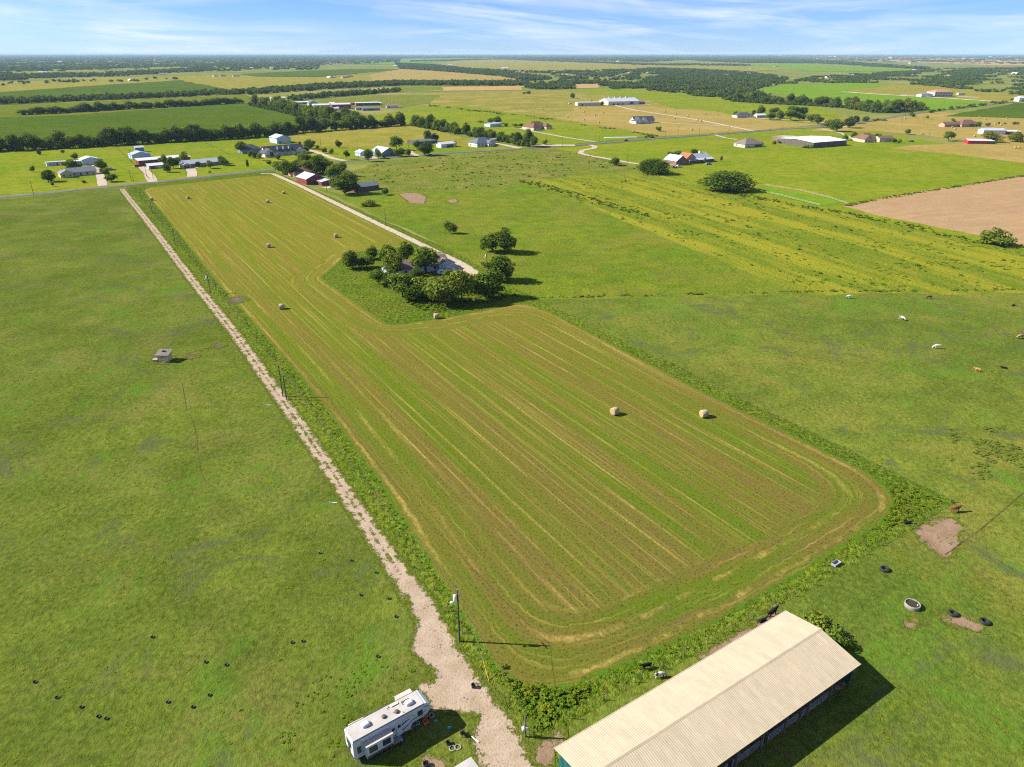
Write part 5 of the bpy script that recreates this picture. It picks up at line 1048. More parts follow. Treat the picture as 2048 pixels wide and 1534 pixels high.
swoosh(7.7 * k_, 1.95, 10.3 * k_, 2.5, 0.0, 0.07, m_navy); swoosh(9.6 * k_, 3.1, 10.5 * k_, 2.95, 0.12, 0.07, m_navy); swoosh(5.0 * k_, 0.70, 7.5 * k_, 0.72, 0.0, 0.10, m_maroon); swoosh(8.2 * k_, 1.72, 10.1 * k_, 1.95, 0.0, 0.06, m_silver)
for x in (3.3, 4.15):
    for y in (0.18, RW - 0.18):
        d = MB(); d.lathe([(0.16, -0.13), (0.38, -0.13), (0.40, -0.08), (0.40, 0.08), (0.38, 0.13), (0.16, 0.13)], 18, ax='y', c=(x * k_, y, 0.4)); wo_ = d.build('wheel', m_black, rv)
        d = MB(); d.lathe([(0.0, -0.1), (0.17, -0.1), (0.17, 0.1), (0.0, 0.1)], 12, ax='y', c=(x * k_, y, 0.4)); d.build('rim', m_steel, wo_)
for x, y in ((8.6, 0.5), (8.6, RW - 0.5), (0.6, 0.5), (0.6, RW - 0.5)):
    d = MB(); d.tube((x * k_, y, 0), (x * k_, y, 1.5 if x > 5 else 0.7), 0.06, 0.06, 8); d.box((x * k_, y, 0.03), (0.25, 0.25, 0.05)); d.build('landing_leg', m_dark, rv)
d = MB(); d.box((9.3 * k_, RW / 2, 1.35), (0.3, 0.3, 0.5)); d.build('hitch_pin', m_dark, rv)
d = MB()
for i in range(3): d.box((6.15 * k_, -0.25 - 0.25 * i, 0.6 - 0.2 * i), (0.75, 0.26, 0.05))
d.build('steps', m_dark, rv)

# ------------------------------------------------------------------ small things
def thing(name, label, cat, uv, rz=0.0, group=None):
    p = G(*uv); return tag(empty(name, (p.x, p.y, 0), rz), label, cat, group)
def clone(root, loc, rz, label, scale=None):
    c = root.copy(); COL.objects.link(c); c.location = loc; c.rotation_euler = (0, 0, rz); c['label'] = label
    if scale: c.scale = scale
    for ch in root.children:
        k = ch.copy(); COL.objects.link(k); k.parent = c
        for g_ in ch.children:
            q = g_.copy(); COL.objects.link(q); q.parent = k
    return c
# hay bales
def straw():
    m, k = new_mat('straw'); v = k.coord(); sp = k.n('ShaderNodeSeparateXYZ'); k.l(v, sp.inputs[0])
    r = k.math('SQRT', k.math('ADD', k.math('POWER', sp.outputs[1], 2.0), k.math('POWER', k.math('SUBTRACT', sp.outputs[2], 0.8), 2.0)))
    ring = k.noise(k.mapv(v, (0.5, 2, 2)), 3.0, 3.0, 0.7); w_ = k.math('SINE', k.math('ADD', k.math('MULTIPLY', r, 45.0), k.math('MULTIPLY', ring, 7.0)))
    c = k.mix(k.ramp(k.math('ADD', k.math('MULTIPLY', w_, 0.25), ring), 0.25, 0.8), (0.24, 0.17, 0.075), (0.48, 0.37, 0.20))
    finish(k, c, 0.9, ring, 0.08, 1.0, spec=0.05); return m
m_straw = straw()
def straw_wrap():
    m, k = new_mat('net_wrap'); v = k.coord(); f = k.noise(k.mapv(v, (14, 2, 2)), 1.0, 3.0, 0.7)
    finish(k, k.mix(k.ramp(f, 0.35, 0.65), (0.26, 0.205, 0.115), (0.46, 0.39, 0.27)), 0.85, f, 0.03, 1.0, spec=0.05); return m
m_wrap = straw_wrap()
bale0 = empty('hay_bale'); tag(bale0, 'x', 'hay bale', 'round hay bales lying in the mown field')
bm_ = MB(); bm_.lathe([(0.80, -0.66), (0.83, -0.62), (0.85, 0), (0.83, 0.62), (0.80, 0.66)], 28, ax='x', c=(0, 0, 0.80)); bm_.build('wrap', m_wrap, bale0)
for s in (-1, 1):
    d = MB(); d.lathe([(0.80, 0.66 * s), (0.74, 0.70 * s), (0.4, 0.71 * s), (0.0, 0.70 * s)], 28, ax='x', c=(0, 0, 0.80)); d.build('end_face', m_straw, bale0)
NB = [((304, 401), 'hay bale nearest the far left corner of the mown field'), ((377, 398), 'hay bale second from the left near the country road'), ((536, 406), 'hay bale in the upper middle of the mown field'), ((568, 388), 'hay bale nearest the gravel drive and red barn'),
      ((672, 475), 'hay bale right of the field middle above the grove'), ((538, 495), 'hay bale mid field left of the grove'), ((564, 618), 'hay bale alone on the left half of the field below the grove'), ((873, 637), 'hay bale at the edge of the grove lot'),
      ((1229, 829), 'left of the two hay bales on the right half of the field'), ((1407, 834), 'right of the two hay bales on the right half of the field')]
for i, (uv, lab) in enumerate(NB):
    p = G(*uv); rz = [0.3, 0.5, 0.2, 0.1, 0.4, 0.35, 0.2, 0.3, 0.62, 0.30][i]
    sc = (1.12, 1.12, 1.12)
    if i == 0: bale0.location = (p.x, p.y, 0); bale0.rotation_euler = (0, 0, rz); bale0['label'] = lab; bale0.scale = sc
    else: clone(bale0, (p.x, p.y, 0), rz, lab, sc)
FB = [(1160, 218), (1168, 225), (1207, 227), (1190, 232), (1170, 214), (1330, 225), (1352, 229), (1375, 233), (1349, 238), (1395, 241), (1402, 243), (1410, 230), (1383, 261), (1135, 236), (1198, 246), (1168, 241), (940, 190), (1009, 189), (1016, 186), (1015, 195), (1083, 201), (1091, 213), (1085, 219), (901, 200), (1158, 217),
      (1810, 238), (1959, 236), (1970, 239), (2014, 238), (1844, 269), (1904, 256), (1910, 259), (1949, 274), (2030, 297), (2037, 297), (1990, 250), (2002, 251)]
bmesh_far = MB(); bmesh_far.lathe([(0, -.7), (0.85, -0.68), (0.87, 0), (0.85, 0.68), (0, .7)], 14, ax='x', c=(0, 0, 0.82)); far_bale_me = bmesh_far.mesh('hay_bale', m_straw)
def far_bales(L, what, group):
    L = sorted(L, key=lambda r: r[0])
    for i, (u, v) in enumerate(L):
        p = G(u, v); o = obj('hay_bale', far_bale_me); o.location = p; o.rotation_euler = (0, 0, random.uniform(-0.5, 1.2)); o.scale = (1.15,) * 3
        tag(o, '%s hay bale from the left %s' % (ordinal(i), what), 'hay bale', group)
far_bales([b for b in FB if b[0] < 1500], 'on the hayed field by the long barns', 'hay bales on the middle hayed field')
far_bales([b for b in FB if b[0] > 1500], 'about the tan houses at right', 'hay bales at right')
rb_ = random.Random(4); far_bales([(rb_.uniform(775, 1000), rb_.uniform(144, 162)) for _ in range(75)], 'on the far tan hayed field', 'hay bales on the far tan field')
far_bales([(rb_.uniform(450, 740), rb_.uniform(159, 171)) for _ in range(42)], 'on the far yellow hayed field', 'hay bales on the far yellow field')

# utility poles
m_pole = paint('pole_wood', (0.085, 0.065, 0.05), 0.9, 0.2, 2.0); m_white = paint('enamel_white', (0.68, 0.69, 0.70), 0.4)
def pole(u, v, vt, label, kind='plain', group='utility poles'):
    h_ = HT(u, v, vt); p = G(u, v); t = tag(empty('utility_pole', (p.x, p.y, 0), random.uniform(-.2, .2)), label, 'pole', group)
    r = 0.15 if kind != 'meter' else 0.11
    d = MB(); d.tube((0, 0, -0.3), (0, 0, h_), r, r * 0.7, 10); d.build('shaft', m_pole, t)
    if h_ > 4:
        d = MB(); d.lathe([(0.035, 0), (0.06, 0.04), (0.04, 0.1), (0.06, 0.16), (0.0, 0.2)], 10, c=(0, 0, h_)); d.build('insulator', m_white, t)
    if kind == 'transformer':
        d = MB(); d.lathe([(0, 0), (0.24, 0), (0.26, 0.05), (0.26, 0.8), (0.22, 0.9), (0, 0.92)], 16, c=(-0.38, -0.1, h_ - 1.75)); tr_ = d.build('transformer', m_white, t)
        d = MB(); d.tube((-0.38, -0.1, h_ - 0.85), (-0.38, -0.1, h_ - 0.55), 0.05, 0.03, 8); d.build('bushing', m_dark, tr_)
        d = MB(); d.tube((0, 0, h_ - 1.5), (-0.75, -0.25, h_ - 1.95), 0.035, 0.035, 6); lm = d.build('lamp_arm', m_steel, t); d = MB(); d.lathe([(0, 0.12), (0.12, 0.1), (0.26, 0), (0.18, -0.05), (0, -0.06)], 14, c=(-0.85, -0.28, h_ - 2.0)); d.build('lamp_head', m_white, lm)
        d = MB(); d.box((0.0, 0, h_ - 0.5), (0.12, 1.3, 0.12), rz=0.6); d.build('crossarm', m_pole, t)
    if kind == 'meter':
        d = MB(); d.box((0.16, -0.05, 1.6), (0.24, 0.34, 0.62)); d.build('meter_box', m_steel, t); d = MB(); d.lathe([(0, 0), (0.2, 0), (0.22, 0.55), (0, 0.6)], 14, c=(-0.28, 0, 1.1)); d.build('equipment_can', m_white, t); d = MB(); d.tube((-0.1, 0.1, 0), (-0.1, 0.1, h_ - 0.3), 0.035, 0.035, 6); d.build('conduit', m_steel, t)
    return t, h_
POLES = []
for u, v, vt, lab, kd in [(919, 1283, 1180, 'near utility pole with white transformer and lamp beside the gravel yard', 'transformer'), (1051, 1474, 1429, 'short meter pole with white cans at the near field corner', 'meter'),
                          (566, 793, 731, 'taller of the paired poles halfway along the track', 'plain'), (573, 799, 752, 'shorter of the paired poles halfway along the track', 'plain'), (421, 586, 547, 'pole beside the track left of the single hay bale', 'transformer'),
                          (351, 490, 457, 'pole beside the upper part of the track', 'plain'), (305, 427, 400, 'pole beside the track near the road corner', 'plain'), (974, 540, 505, 'pole with a light at the grove drive', 'transformer'), (772, 452, 418, 'pole standing beside the gravel drive', 'plain')]:
    t, h_ = pole(u, v, vt, lab, kd); POLES.append((t, h_))
RP = [(68, 391, 363), (263, 363, 338), (267, 363, 354), (294, 355, 328), (307, 359, 335), (372, 351, 336), (264, 327, 300), (597, 278, 265), (642, 294, 274), (717, 317, 294), (654, 384, 369), (856, 309, 287), (817, 296, 277), (1068, 298, 279), (1092, 281, 267), (1108, 300, 285), (1125, 295, 272), (1198, 285, 272), (1330, 279, 260),
      (1356, 267, 249), (1398, 273, 252), (1457, 269, 249), (1352, 221, 209), (1436, 232, 217), (1540, 267, 248), (1563, 268, 250), (1803, 247, 231), (1846, 250, 230), (1858, 272, 258), (1254, 331, 308), (1700, 247, 230), (1810, 232, 216)]
RP.sort()
for i, (u, v, vt) in enumerate(RP): pole(u, v, vt, '%s utility pole from the left along the road and yards' % ordinal(i), 'plain', 'utility poles along the road')
def wire(a, ha, b, hb, label):
    m = MB(); pa = Vector((a.location.x, a.location.y, ha + 0.15)); pb = Vector((b.location.x, b.location.y, hb + 0.15)); n = 16; L = (pb - pa).length
    P = [pa.lerp(pb, i / n) - Vector((0, 0, L * 0.018 * 4 * (i / n) * (1 - i / n))) for i in range(n + 1)]
    for p, q in zip(P[:-1], P[1:]): m.tube(p, q, 0.018, 0.018, 4, caps=False)
    tag(m.build('power_line', m_dark), label, 'power line')
for (i, j, lab) in [(0, 2, 'nearest span of power line along the track'), (2, 4, 'second span of power line along the track'), (4, 5, 'third span of power line along the track'), (5, 6, 'farthest span of power line along the track'), (0, 1, 'short service wire to the meter pole')]:
    wire(POLES[i][0], POLES[i][1], POLES[j][0], POLES[j][1], lab)
gw = thing('guy_wire', 'yellow sleeved guy wire in the weeds beside the track', 'guy wire', (978, 1362)); a_ = G(978, 1362); b_ = G(957, 1322, 0.0); v_ = b_ - a_
d = MB(); d.tube((0, 0, 0), (v_.x * 0.55, v_.y * 0.55, 1.9), 0.05, 0.05, 8); d.build('sleeve', paint('yellow_plastic', (0.62, 0.40, 0.02), 0.5), gw)
d = MB(); d.tube((v_.x * 0.55, v_.y * 0.55, 1.9), (v_.x * 1.6, v_.y * 1.6, 5.0), 0.012, 0.012, 5); d.build('cable', m_steel, gw)

# rubber feed tubs, tyres, trough
d = MB(); d.lathe([(0.0, 0.02), (0.26, 0.02), (0.30, 0.04), (0.35, 0.24), (0.37, 0.26), (0.35, 0.28), (0.32, 0.26), (0.27, 0.07), (0.0, 0.06)], 20); tub_me = d.mesh('feed_tub', m_black)
TUBS = [(305, 1275), (412, 1325), (453, 1331), (585, 1286), (606, 1283), (70, 1365), (114, 1396), (163, 1415), (197, 1434), (213, 1438), (336, 1405), (419, 1391), (386, 1415), (640, 1107), (722, 1191), (778, 1198), (792, 1234), (756, 1314), (703, 1122), (753, 1146)]
TUBS.sort()
for i, uv in enumerate(TUBS):
    o = obj('feed_tub', tub_me); o.location = G(*uv); o.rotation_euler = (random.uniform(-.12, .12), random.uniform(-.12, .12), random.uniform(0, 6)); o.scale = (0.68,) * 3
    tag(o, '%s black rubber feed tub from the left in the near pasture' % ordinal(i), 'tub', 'rubber tubs in the left pasture')
def tyre_me(R, r, name):
    d = MB(); d.lathe([(R - r * 1.1, 0.0), (R, 0.0), (R + r * .55, r * 0.4), (R + r * .6, r * 1.0), (R + r * .55, r * 1.6), (R, r * 2), (R - r * 1.1, r * 2), (R - r * 1.2, r), (R - r * 1.1, 0)], 26); return d.mesh(name, m_black)
big_t = tyre_me(0.62, 0.2, 'old_tyre')
for uv, lab in [((1769, 1140), 'black tractor tyre lying nearest the bare earth patch'), ((1906, 1229), 'left of two black tractor tyres right of the round trough'), ((1969, 1245), 'right of two black tractor tyres right of the round trough')]:
    o = obj('old_tyre', big_t); o.location = G(*uv); o.scale = (1.05,) * 3; o.rotation_euler = (0.05, 0.04, random.uniform(0, 6)); tag(o, lab, 'tyre', 'old tractor tyres on the right pasture')
tr_ = thing('water_trough', 'round concrete water trough full of dark water on the right pasture', 'trough', (1824, 1213))
d = MB(); d.lathe([(1.12, 0), (1.14, 0.6), (1.12, 0.65), (1.0, 0.65), (0.98, 0.6), (0.97, 0.1)], 36); d.build('wall', paint('concrete', (0.24, 0.225, 0.19), 0.9, 0.25, 1.5), tr_)
d = MB(); d.raw([(0.975 * math.cos(i * math.pi / 18), 0.975 * math.sin(i * math.pi / 18), 0.5) for i in range(36)], [tuple(range(36))]); d.build('water', paint('trough_water', (0.040, 0.040, 0.018), 0.25, 0.2, 1.5, spec=0.25), tr_)
d = MB(); d.tube((0.6, -0.3, 0.45), (0.6, -0.3, 0.62), 0.1, 0.08, 10); d.build('float_valve', m_white, tr_)
t = thing('grey_trough', 'grey plastic trough by the right hand fence line', 'trough', (1672, 1129), 0.6); d = MB(); d.prism([(-0.35, 0), (0.35, 0), (0.45, 0.5), (0.38, 0.5), (0.3, 0.08), (-0.3, 0.08), (-0.38, 0.5), (-0.45, 0.5)], 'x', -0.8, 0.8); d.build('basin', paint('grey_plastic', (0.27, 0.29, 0.32)), t); d = MB(); d.box((-.8, 0, .27), (.05, .8, .45)); d.box((.8, 0, .27), (.05, .8, .45)); d.build('end_wall', paint('grey_plastic', (0.27, 0.29, 0.32)), t)
# things strewn about the trailer
m_orange = paint('orange_plastic', (0.50, 0.13, 0.05)); m_teal2 = paint('teal_plastic', (0.02, 0.40, 0.42)); m_cloth = paint('grey_cloth', (0.22, 0.24, 0.25))
def frame_box(name, uv, w_, l_, h_, mt, rz, label, cat, group=None):
    t = thing(name, label, cat, uv, rz, group); d = MB(); th = 0.09
    for x, y, sx, sy in ((0, l_ / 2, w_, th), (0, -l_ / 2, w_, th), (w_ / 2, 0, th, l_ - th), (-w_ / 2, 0, th, l_ - th)): d.box((x, y, h_ / 2), (sx, sy, h_))
    d.build('side', mt, t); d = MB(); d.box((0, 0, 0.02), (w_ - .1, l_ - .1, 0.03)); d.build('base', mt, t)
for i, (uv, w_, l_, rz, mt, lab) in enumerate([((848, 1434), 0.9, 0.45, .4, m_orange, 'orange long crate under the trailer nose'), ((863, 1433), .55, .55, .9, m_cloth, 'grey square crate right of the orange crates'), ((851, 1445), .6, .6, .5, m_orange, 'orange square crate nearest the sunlit grass'), ((819, 1456), .6, .5, .3, m_orange, 'orange crate beside the trailer door'), ((832, 1450), .9, .3, .5, m_cloth, 'grey flat crate behind the orange crate by the door')]):
    frame_box('crate', uv, w_, l_, .3, mt, rz, lab, 'crate', 'crates beside the trailer')
for uv, lab, s in [((871, 1442), 'teal plastic scrap in the trailer shadow', .25), ((898, 1456), 'teal plastic toy on the grass by the yard', .4)]:
    t = thing('plastic_toy', lab, 'toy', uv, .6); d = MB(); d.lathe([(0.0, 0), (s * .5, 0), (s * .6, s * .3), (s * .2, s * .45), (0, s * .5)], 8, c=(0, 0, 0)); d.build('dome', m_teal2, t); d = MB(); d.box((s * .6, 0, s * .15), (s * .7, s * .3, s * .2)); d.build('handle', m_teal2, t)
t = thing('garden_chair', 'black garden chair on the grass beside the gravel yard', 'chair', (926, 1470), .5)
d = MB(); d.box((0, 0, .42), (.6, .6, .06)); d.build('seat', m_black, t); d = MB(); d.box((-.3, 0, .75), (.06, .6, .65), ry=-.2); d.build('backrest', m_black, t)
for x in (-.26, .26):
    for y in (-.26, .26): d = MB(); d.box((x, y, .2), (.05, .05, .4)); d.build('leg', m_black, t)
for s, nm in ((-.32, 'arm'), (.32, 'arm')): d = MB(); d.box((0, s, .62), (.55, .06, .04)); d.build(nm, m_black, t)
whitet = tyre_me(0.40, 0.07, 'painted_tyre'); whitet.materials.clear(); whitet.materials.append(paint('tyre_white', (0.24, 0.235, 0.19)))
for uv, lab in [((905, 1497), 'left of two white painted tyres behind the trailer'), ((916, 1495), 'right of two white painted tyres behind the trailer')]:
    o = obj('painted_tyre', whitet); o.location = G(*uv); tag(o, lab, 'tyre', 'white painted tyres')
def small_bin(uv, lab, r, h_, name='bucket'):
    t = thing(name, lab, 'bucket', uv); d = MB(); d.lathe([(0, 0.01), (r * .85, 0.01), (r, h_), (r * .93, h_), (r * .8, .04), (0, .04)], 16); d.build('pail', m_black, t); d = MB(); d.lathe([(r * 1.02, h_ - .03), (r * 1.06, h_), (r * 1.02, h_ + .02)], 16); d.build('rim', m_dark, t)
small_bin((947, 1375), 'black bucket standing alone on the gravel yard', .3, .6); small_bin((897, 1488), 'black bucket beside the white painted tyres', .3, .4); small_bin((853, 1532), 'black bucket at the bottom edge below the trailer', .4, .5)
t = thing('camp_table', 'pale folding table in the shadow behind the trailer', 'table', (792, 1489), .6); d = MB(); d.box((0, 0, .7), (1.7, .9, .05)); d.build('top', m_cloth, t)
for x in (-.75, .75):
    for y in (-.35, .35): d = MB(); d.tube((x, y, 0), (x, y, .68), .02, .02, 6); d.build('leg', m_steel, t)
t = thing('barbecue_grill', 'dark grill cart beside the trailer slide-out', 'grill', (757, 1507), .6); d = MB(); d.box((0, 0, .75), (1.1, .55, .35)); d.build('firebox', m_dark, t); d = MB(); d.lathe([(0.28, -.5), (.28, .5)], 12, ax='x', c=(0, 0, .92)); d.build('lid', m_black, t); d = MB(); d.box((.85, 0, .85), (.5, .5, .04)); d.build('side_shelf', m_cloth, t)
for x in (-.45, .45):
    for y in (-.2, .2): d = MB(); d.box((x, y, .3), (.05, .05, .6)); d.build('leg', m_dark, t)
t = thing('plank', 'white plank lying across the gravel yard edge', 'plank', (951, 1480), -.75); d = MB(); d.box((0, 0, .06), (1.4, .14, .08)); d.build('board', m_white, t); d = MB(); d.box((.6, 0, .12), (.1, .2, .05)); d.build('cleat', m_timber, t)
for uv, lab, rz in [((537, 811), 'white pipe end beside the upper gravel track', 0), ((668, 1006), 'white pipe end beside the lower gravel track', 0)]:
    t = thing('culvert_pipe', lab, 'pipe', uv, rz); d = MB(); d.tube((-.75, 0, .1), (.6, 0, .1), .09, .09, 10); d.build('pipe', m_white, t); d = MB(); d.tube((-.75, 0, .0), (-.75, 0, .4), .06, .06, 8); d.build('riser', m_white, t)
# the roof corner of a second trailer at the bottom edge
q0 = G(942, 1514, 2.6); t = tag(empty('cargo_trailer', (q0.x, q0.y, 0), math.radians(-145)), 'grey roofed cargo trailer cut off by the bottom edge', 'trailer')
d = MB(); d.box((2.4, 1.05, 1.45), (4.8, 2.1, 2.2)); d.build('body', m_rv, t); d = MB(); d.box((2.4, 1.05, 2.58), (4.86, 2.16, .08)); d.build('roof', m_rvroof, t)
for y in (.1, 2.0): d = MB(); d.lathe([(0, -.1), (.33, -.1), (.33, .1), (0, .1)], 14, ax='y', c=(2.4, y, .33)); d.build('wheel', m_black, t)
d = MB(); d.prism([(0, .5), (0, 1.6), (-1.2, 1.05)], 'z', .4, .5); d.build('drawbar', m_dark, t)
# ------------------------------------------------------------------ cattle
def skin_mesh(name, V, Eg, Rd, mat, sub=2):
    me = bpy.data.meshes.new(name); me.from_pydata(V, Eg, []); o = bpy.data.objects.new(name, me); COL.objects.link(o)
    o.modifiers.new('skin', 'SKIN'); sv = me.skin_vertices[0].data
    for i, r in enumerate(Rd): sv[i].radius = (r, r) if not isinstance(r, tuple) else r
    sv[0].use_root = True
    md = o.modifiers.new('sub', 'SUBSURF'); md.levels = sub; md.render_levels = sub
    dg = bpy.context.evaluated_depsgraph_get(); out = bpy.data.meshes.new_from_object(o.evaluated_get(dg)); out.name = name
    bpy.data.objects.remove(o); out.materials.clear(); out.materials.append(mat)
    for p in out.polygons: p.use_smooth = True
    return out
def hide(name, c1, c2=None, thr=0.5):
    m, k = new_mat(name); v = k.coord(); f = k.noise(k.mapv(v, (1, 1, 1)), 1.3, 2.0, 0.5); g_ = k.noise(v, 9.0, 2.0)
    c = k.mix(k.ramp(g_, 0.3, 0.7), tuple(x * 0.7 for x in c1), c1)
    if c2: c = k.mix(k.ramp(f, thr, thr + 0.03), c, c2)
    finish(k, c, 0.8, spec=0.15); return m
def cow_mesh(name, mat, pose):
    # x forward; pelvis is the root
    V = [(-0.75, 0, 1.12), (-0.2, 0, 1.08), (0.35, 0, 1.10), (0.72, 0, 1.14)]; R = [(0.30, 0.33), (0.36, 0.40), (0.35, 0.40), (0.27, 0.32)]; E_ = [(0, 1), (1, 2), (2, 3)]
    def add(p, par, r): V.append(p); R.append(r); E_.append((par, len(V) - 1)); return len(V) - 1
    if pose == 'graze': n1 = add((1.02, 0, 0.98), 3, (0.17, 0.22)); n2 = add((1.28, 0, 0.58), n1, (0.13, 0.16)); h1 = add((1.42, 0, 0.36), n2, (0.13, 0.14)); h2 = add((1.50, 0, 0.10), h1, (0.08, 0.09))
    else: n1 = add((1.02, 0, 1.30), 3, (0.17, 0.22)); n2 = add((1.22, 0, 1.48), n1, (0.14, 0.17)); h1 = add((1.42, 0, 1.50), n2, (0.14, 0.15)); h2 = add((1.74, 0, 1.34), h1, (0.09, 0.10))
    for s in (-1, 1):
        add((V[n2][0] + 0.02, s * 0.27, V[n2][2] + 0.10), n2, 0.045)
        if pose == 'lie':
            a = add((-0.60, s * 0.28, 0.95), 0, (0.17, 0.17)); b = add((-0.25, s * 0.45, 0.78), a, 0.10); add((-0.70, s * 0.52, 0.72), b, 0.06)
            a = add((0.62, s * 0.22, 0.90), 3, 0.13); b = add((0.95, s * 0.28, 0.80), a, 0.08); add((0.62, s * 0.32, 0.72), b, 0.05)
        else:
            dx = 0.08 * s
            a = add((-0.70, s * 0.20, 0.88), 0, (0.19, 0.17)); b = add((-0.58 + dx, s * 0.20, 0.66), a, 0.11); c = add((-0.80 + dx, s * 0.20, 0.42), b, 0.07); e = add((-0.76 + dx, s * 0.20, 0.10), c, 0.05); add((-0.71 + dx, s * 0.20, 0.02), e, 0.06)
            a = add((0.62, s * 0.18, 0.80), 3, 0.15); b = add((0.60 - dx, s * 0.18, 0.44), a, 0.075); c = add((0.61 - dx, s * 0.18, 0.12), b, 0.05); add((0.65 - dx, s * 0.18, 0.02), c, 0.06)
    t1 = add((-1.04, 0, 1.20), 0, 0.05); t2 = add((-1.12, 0, 0.75), t1, 0.03); add((-1.13, 0, 0.55), t2, 0.045)
    me = skin_mesh(name, V, E_, R, mat)
    if pose == 'lie':
        for v in me.vertices: v.co.z -= 0.66
    return me
HD = {'black': hide('black_hide', (0.016, 0.015, 0.015)), 'white': hide('white_hide', (0.62, 0.58, 0.53)), 'pied': hide('pied_hide', (0.60, 0.57, 0.53), (0.03, 0.027, 0.025), 0.52), 'brown': hide('brown_hide', (0.20, 0.075, 0.035)), 'tan': hide('tan_hide', (0.58, 0.26, 0.075)), 'fawn': hide('fawn_hide', (0.42, 0.27, 0.16), (0.10, 0.05, 0.03), 0.56)}
COWM = {}
m_horn = paint('horn', (0.45, 0.40, 0.32))
for u, v, col, pose, rz, lab in [(1699, 597, 'pied', 'graze', 175, 'white cow with black head grazing near the meadow fence'), (1857, 598, 'brown', 'graze', 180, 'red brown cow grazing at the meadow fence'), (2026, 612, 'black', 'lie', 30, 'black calf lying near the top right of the pasture'),
                                 (1803, 640, 'pied', 'graze', -60, 'black and white cow facing the camera in the upper pasture'), (1874, 697, 'white', 'graze', 175, 'white cow grazing in the middle of the right pasture'), (1955, 743, 'tan', 'stand', 150, 'orange tan calf standing right of the white cow'),
                                 (2008, 737, 'black', 'lie', 160, 'black calf lying right of the tan calf'), (2040, 677, 'fawn', 'graze', 190, 'fawn cow at the right edge of the pasture'), (1543, 1232, 'black', 'stand', 35, 'black cow standing at the far end of the big barn'),
                                 (1523, 1243, 'black', 'lie', 20, 'small black calf lying beside the black cow'), (1319, 1355, 'pied', 'graze', 10, 'black and white calf beside the big barn eave'), (1293, 1337, 'black', 'stand', 200, 'black calf by the fence above the big barn'), (1909, 1024, 'brown', 'stand', 15, 'brown cow at the field corner above the bare patch'), (1813, 1047, 'black', 'lie', 0, 'black calf lying by the fence left of the bare patch')]:
    key = (col, pose)
    if key not in COWM: COWM[key] = cow_mesh('cow_body', HD[col], pose)
    s = 0.95 if 'calf' not in lab else 0.72
    p = G(u, v); t = tag(empty('cow', (p.x, p.y, 0), math.radians(rz)), lab, 'cow', 'cattle on the right pasture'); t.scale = (s, s, s); obj('body', COWM[key], t)
    if 'cow' in lab.split()[0:6]:
        hz_ = {'graze': (1.36, 0.56), 'stand': (1.36, 1.64), 'lie': (1.36, .95)}[pose]
        for q in (-1, 1): d = MB(); d.tube((hz_[0], q * 0.10, hz_[1]), (hz_[0] + .05, q * 0.34, hz_[1] + .06), 0.035, 0.01, 6); d.build('horn', m_horn, t)

# ------------------------------------------------------------------ vehicles
def vehicle(name, label, cat, uv, rz, colour, style='suv'):
    t = thing(name, label, cat, uv, rz); pm = paint('car_' + '_'.join('%.2f' % c for c in colour), colour, 0.25, 0.03, 0.5, 0.5)
    if style == 'pickup': pr = [(-2.7, .45), (2.65, .45), (2.75, .75), (2.6, 1.05), (1.3, 1.15), (.7, 1.8), (-.8, 1.82), (-.95, 1.15), (-2.75, 1.15)]
    elif style == 'truck': pr = [(-3.4, .6), (2.7, .6), (2.75, 1.3), (2.0, 1.5), (1.5, 2.4), (.4, 2.45), (.35, 2.9), (-3.45, 2.9)]
    else: pr = [(-2.2, .4), (2.2, .4), (2.3, .75), (2.1, 1.0), (1.15, 1.1), (.45, 1.65), (-1.7, 1.68), (-2.2, 1.1)]
    d = MB(); d.prism(pr, 'y', -.95, .95); o = d.build('body', pm, t); b = o.modifiers.new('bevel', 'BEVEL'); b.width = .06; b.segments = 2; b.limit_method = 'ANGLE'
    if style == 'pickup':
        gl = [(-.75, 1.2), (1.1, 1.2), (.66, 1.72), (-.68, 1.74)]; d = MB(); d.box((-1.8, 0, 1.13), (1.6, 1.6, .08)); d.build('truck_bed', m_dark, t)
    elif style == 'truck': gl = [(.5, 1.6), (1.85, 1.6), (1.48, 2.3), (.5, 2.32)]
    else: gl = [(-1.75, 1.12), (1.0, 1.12), (.42, 1.57), (-1.55, 1.6)]
    for s in (-1, 1): d = MB(); d.prism(gl, 'y', s * .94, s * .97); d.build('side_window', m_glass, t)
    x0, z0, x1, z1 = {'pickup': (1.3, 1.18, .72, 1.78), 'truck': (2.0, 1.55, 1.52, 2.36), 'suv': (1.12, 1.13, .48, 1.62)}[style]
    d = MB(); d.face([(x0 + .02, -.8, z0), (x0 + .02, .8, z0), (x1 + .03, .72, z1), (x1 + .03, -.72, z1)]); d.build('windscreen', m_glass, t)
    wb = {'pickup': (-1.75, 1.75), 'truck': (-2.2, 1.9), 'suv': (-1.35, 1.4)}[style]; r = .4 if style != 'suv' else .35
    for x in wb:
        for s in (-1, 1):
            d = MB(); d.lathe([(0, -.12), (r - .05, -.12), (r, -.07), (r, .07), (r - .05, .12), (0, .12)], 16, ax='y', c=(x, s * .86, r)); wo2 = d.build('wheel', m_black, t); d = MB(); d.lathe([(0, .0), (r * .55, .0), (r * .55, .05), (0, .06)], 10, ax='y', c=(x, s * .93, r)); d.build('rim', m_steel, wo2)
    for s in (-1, 1): d = MB(); d.box((2.72 if style != 'suv' else 2.22, s * .66, .85 if style != 'truck' else 1.05), (.1, .35, .16)); d.build('headlight', m_white, t)
    return t
vehicle('pickup_truck', 'white pickup truck parked by the house in the grove', 'truck', (897, 543), math.radians(25), (.62, .64, .67), 'pickup')
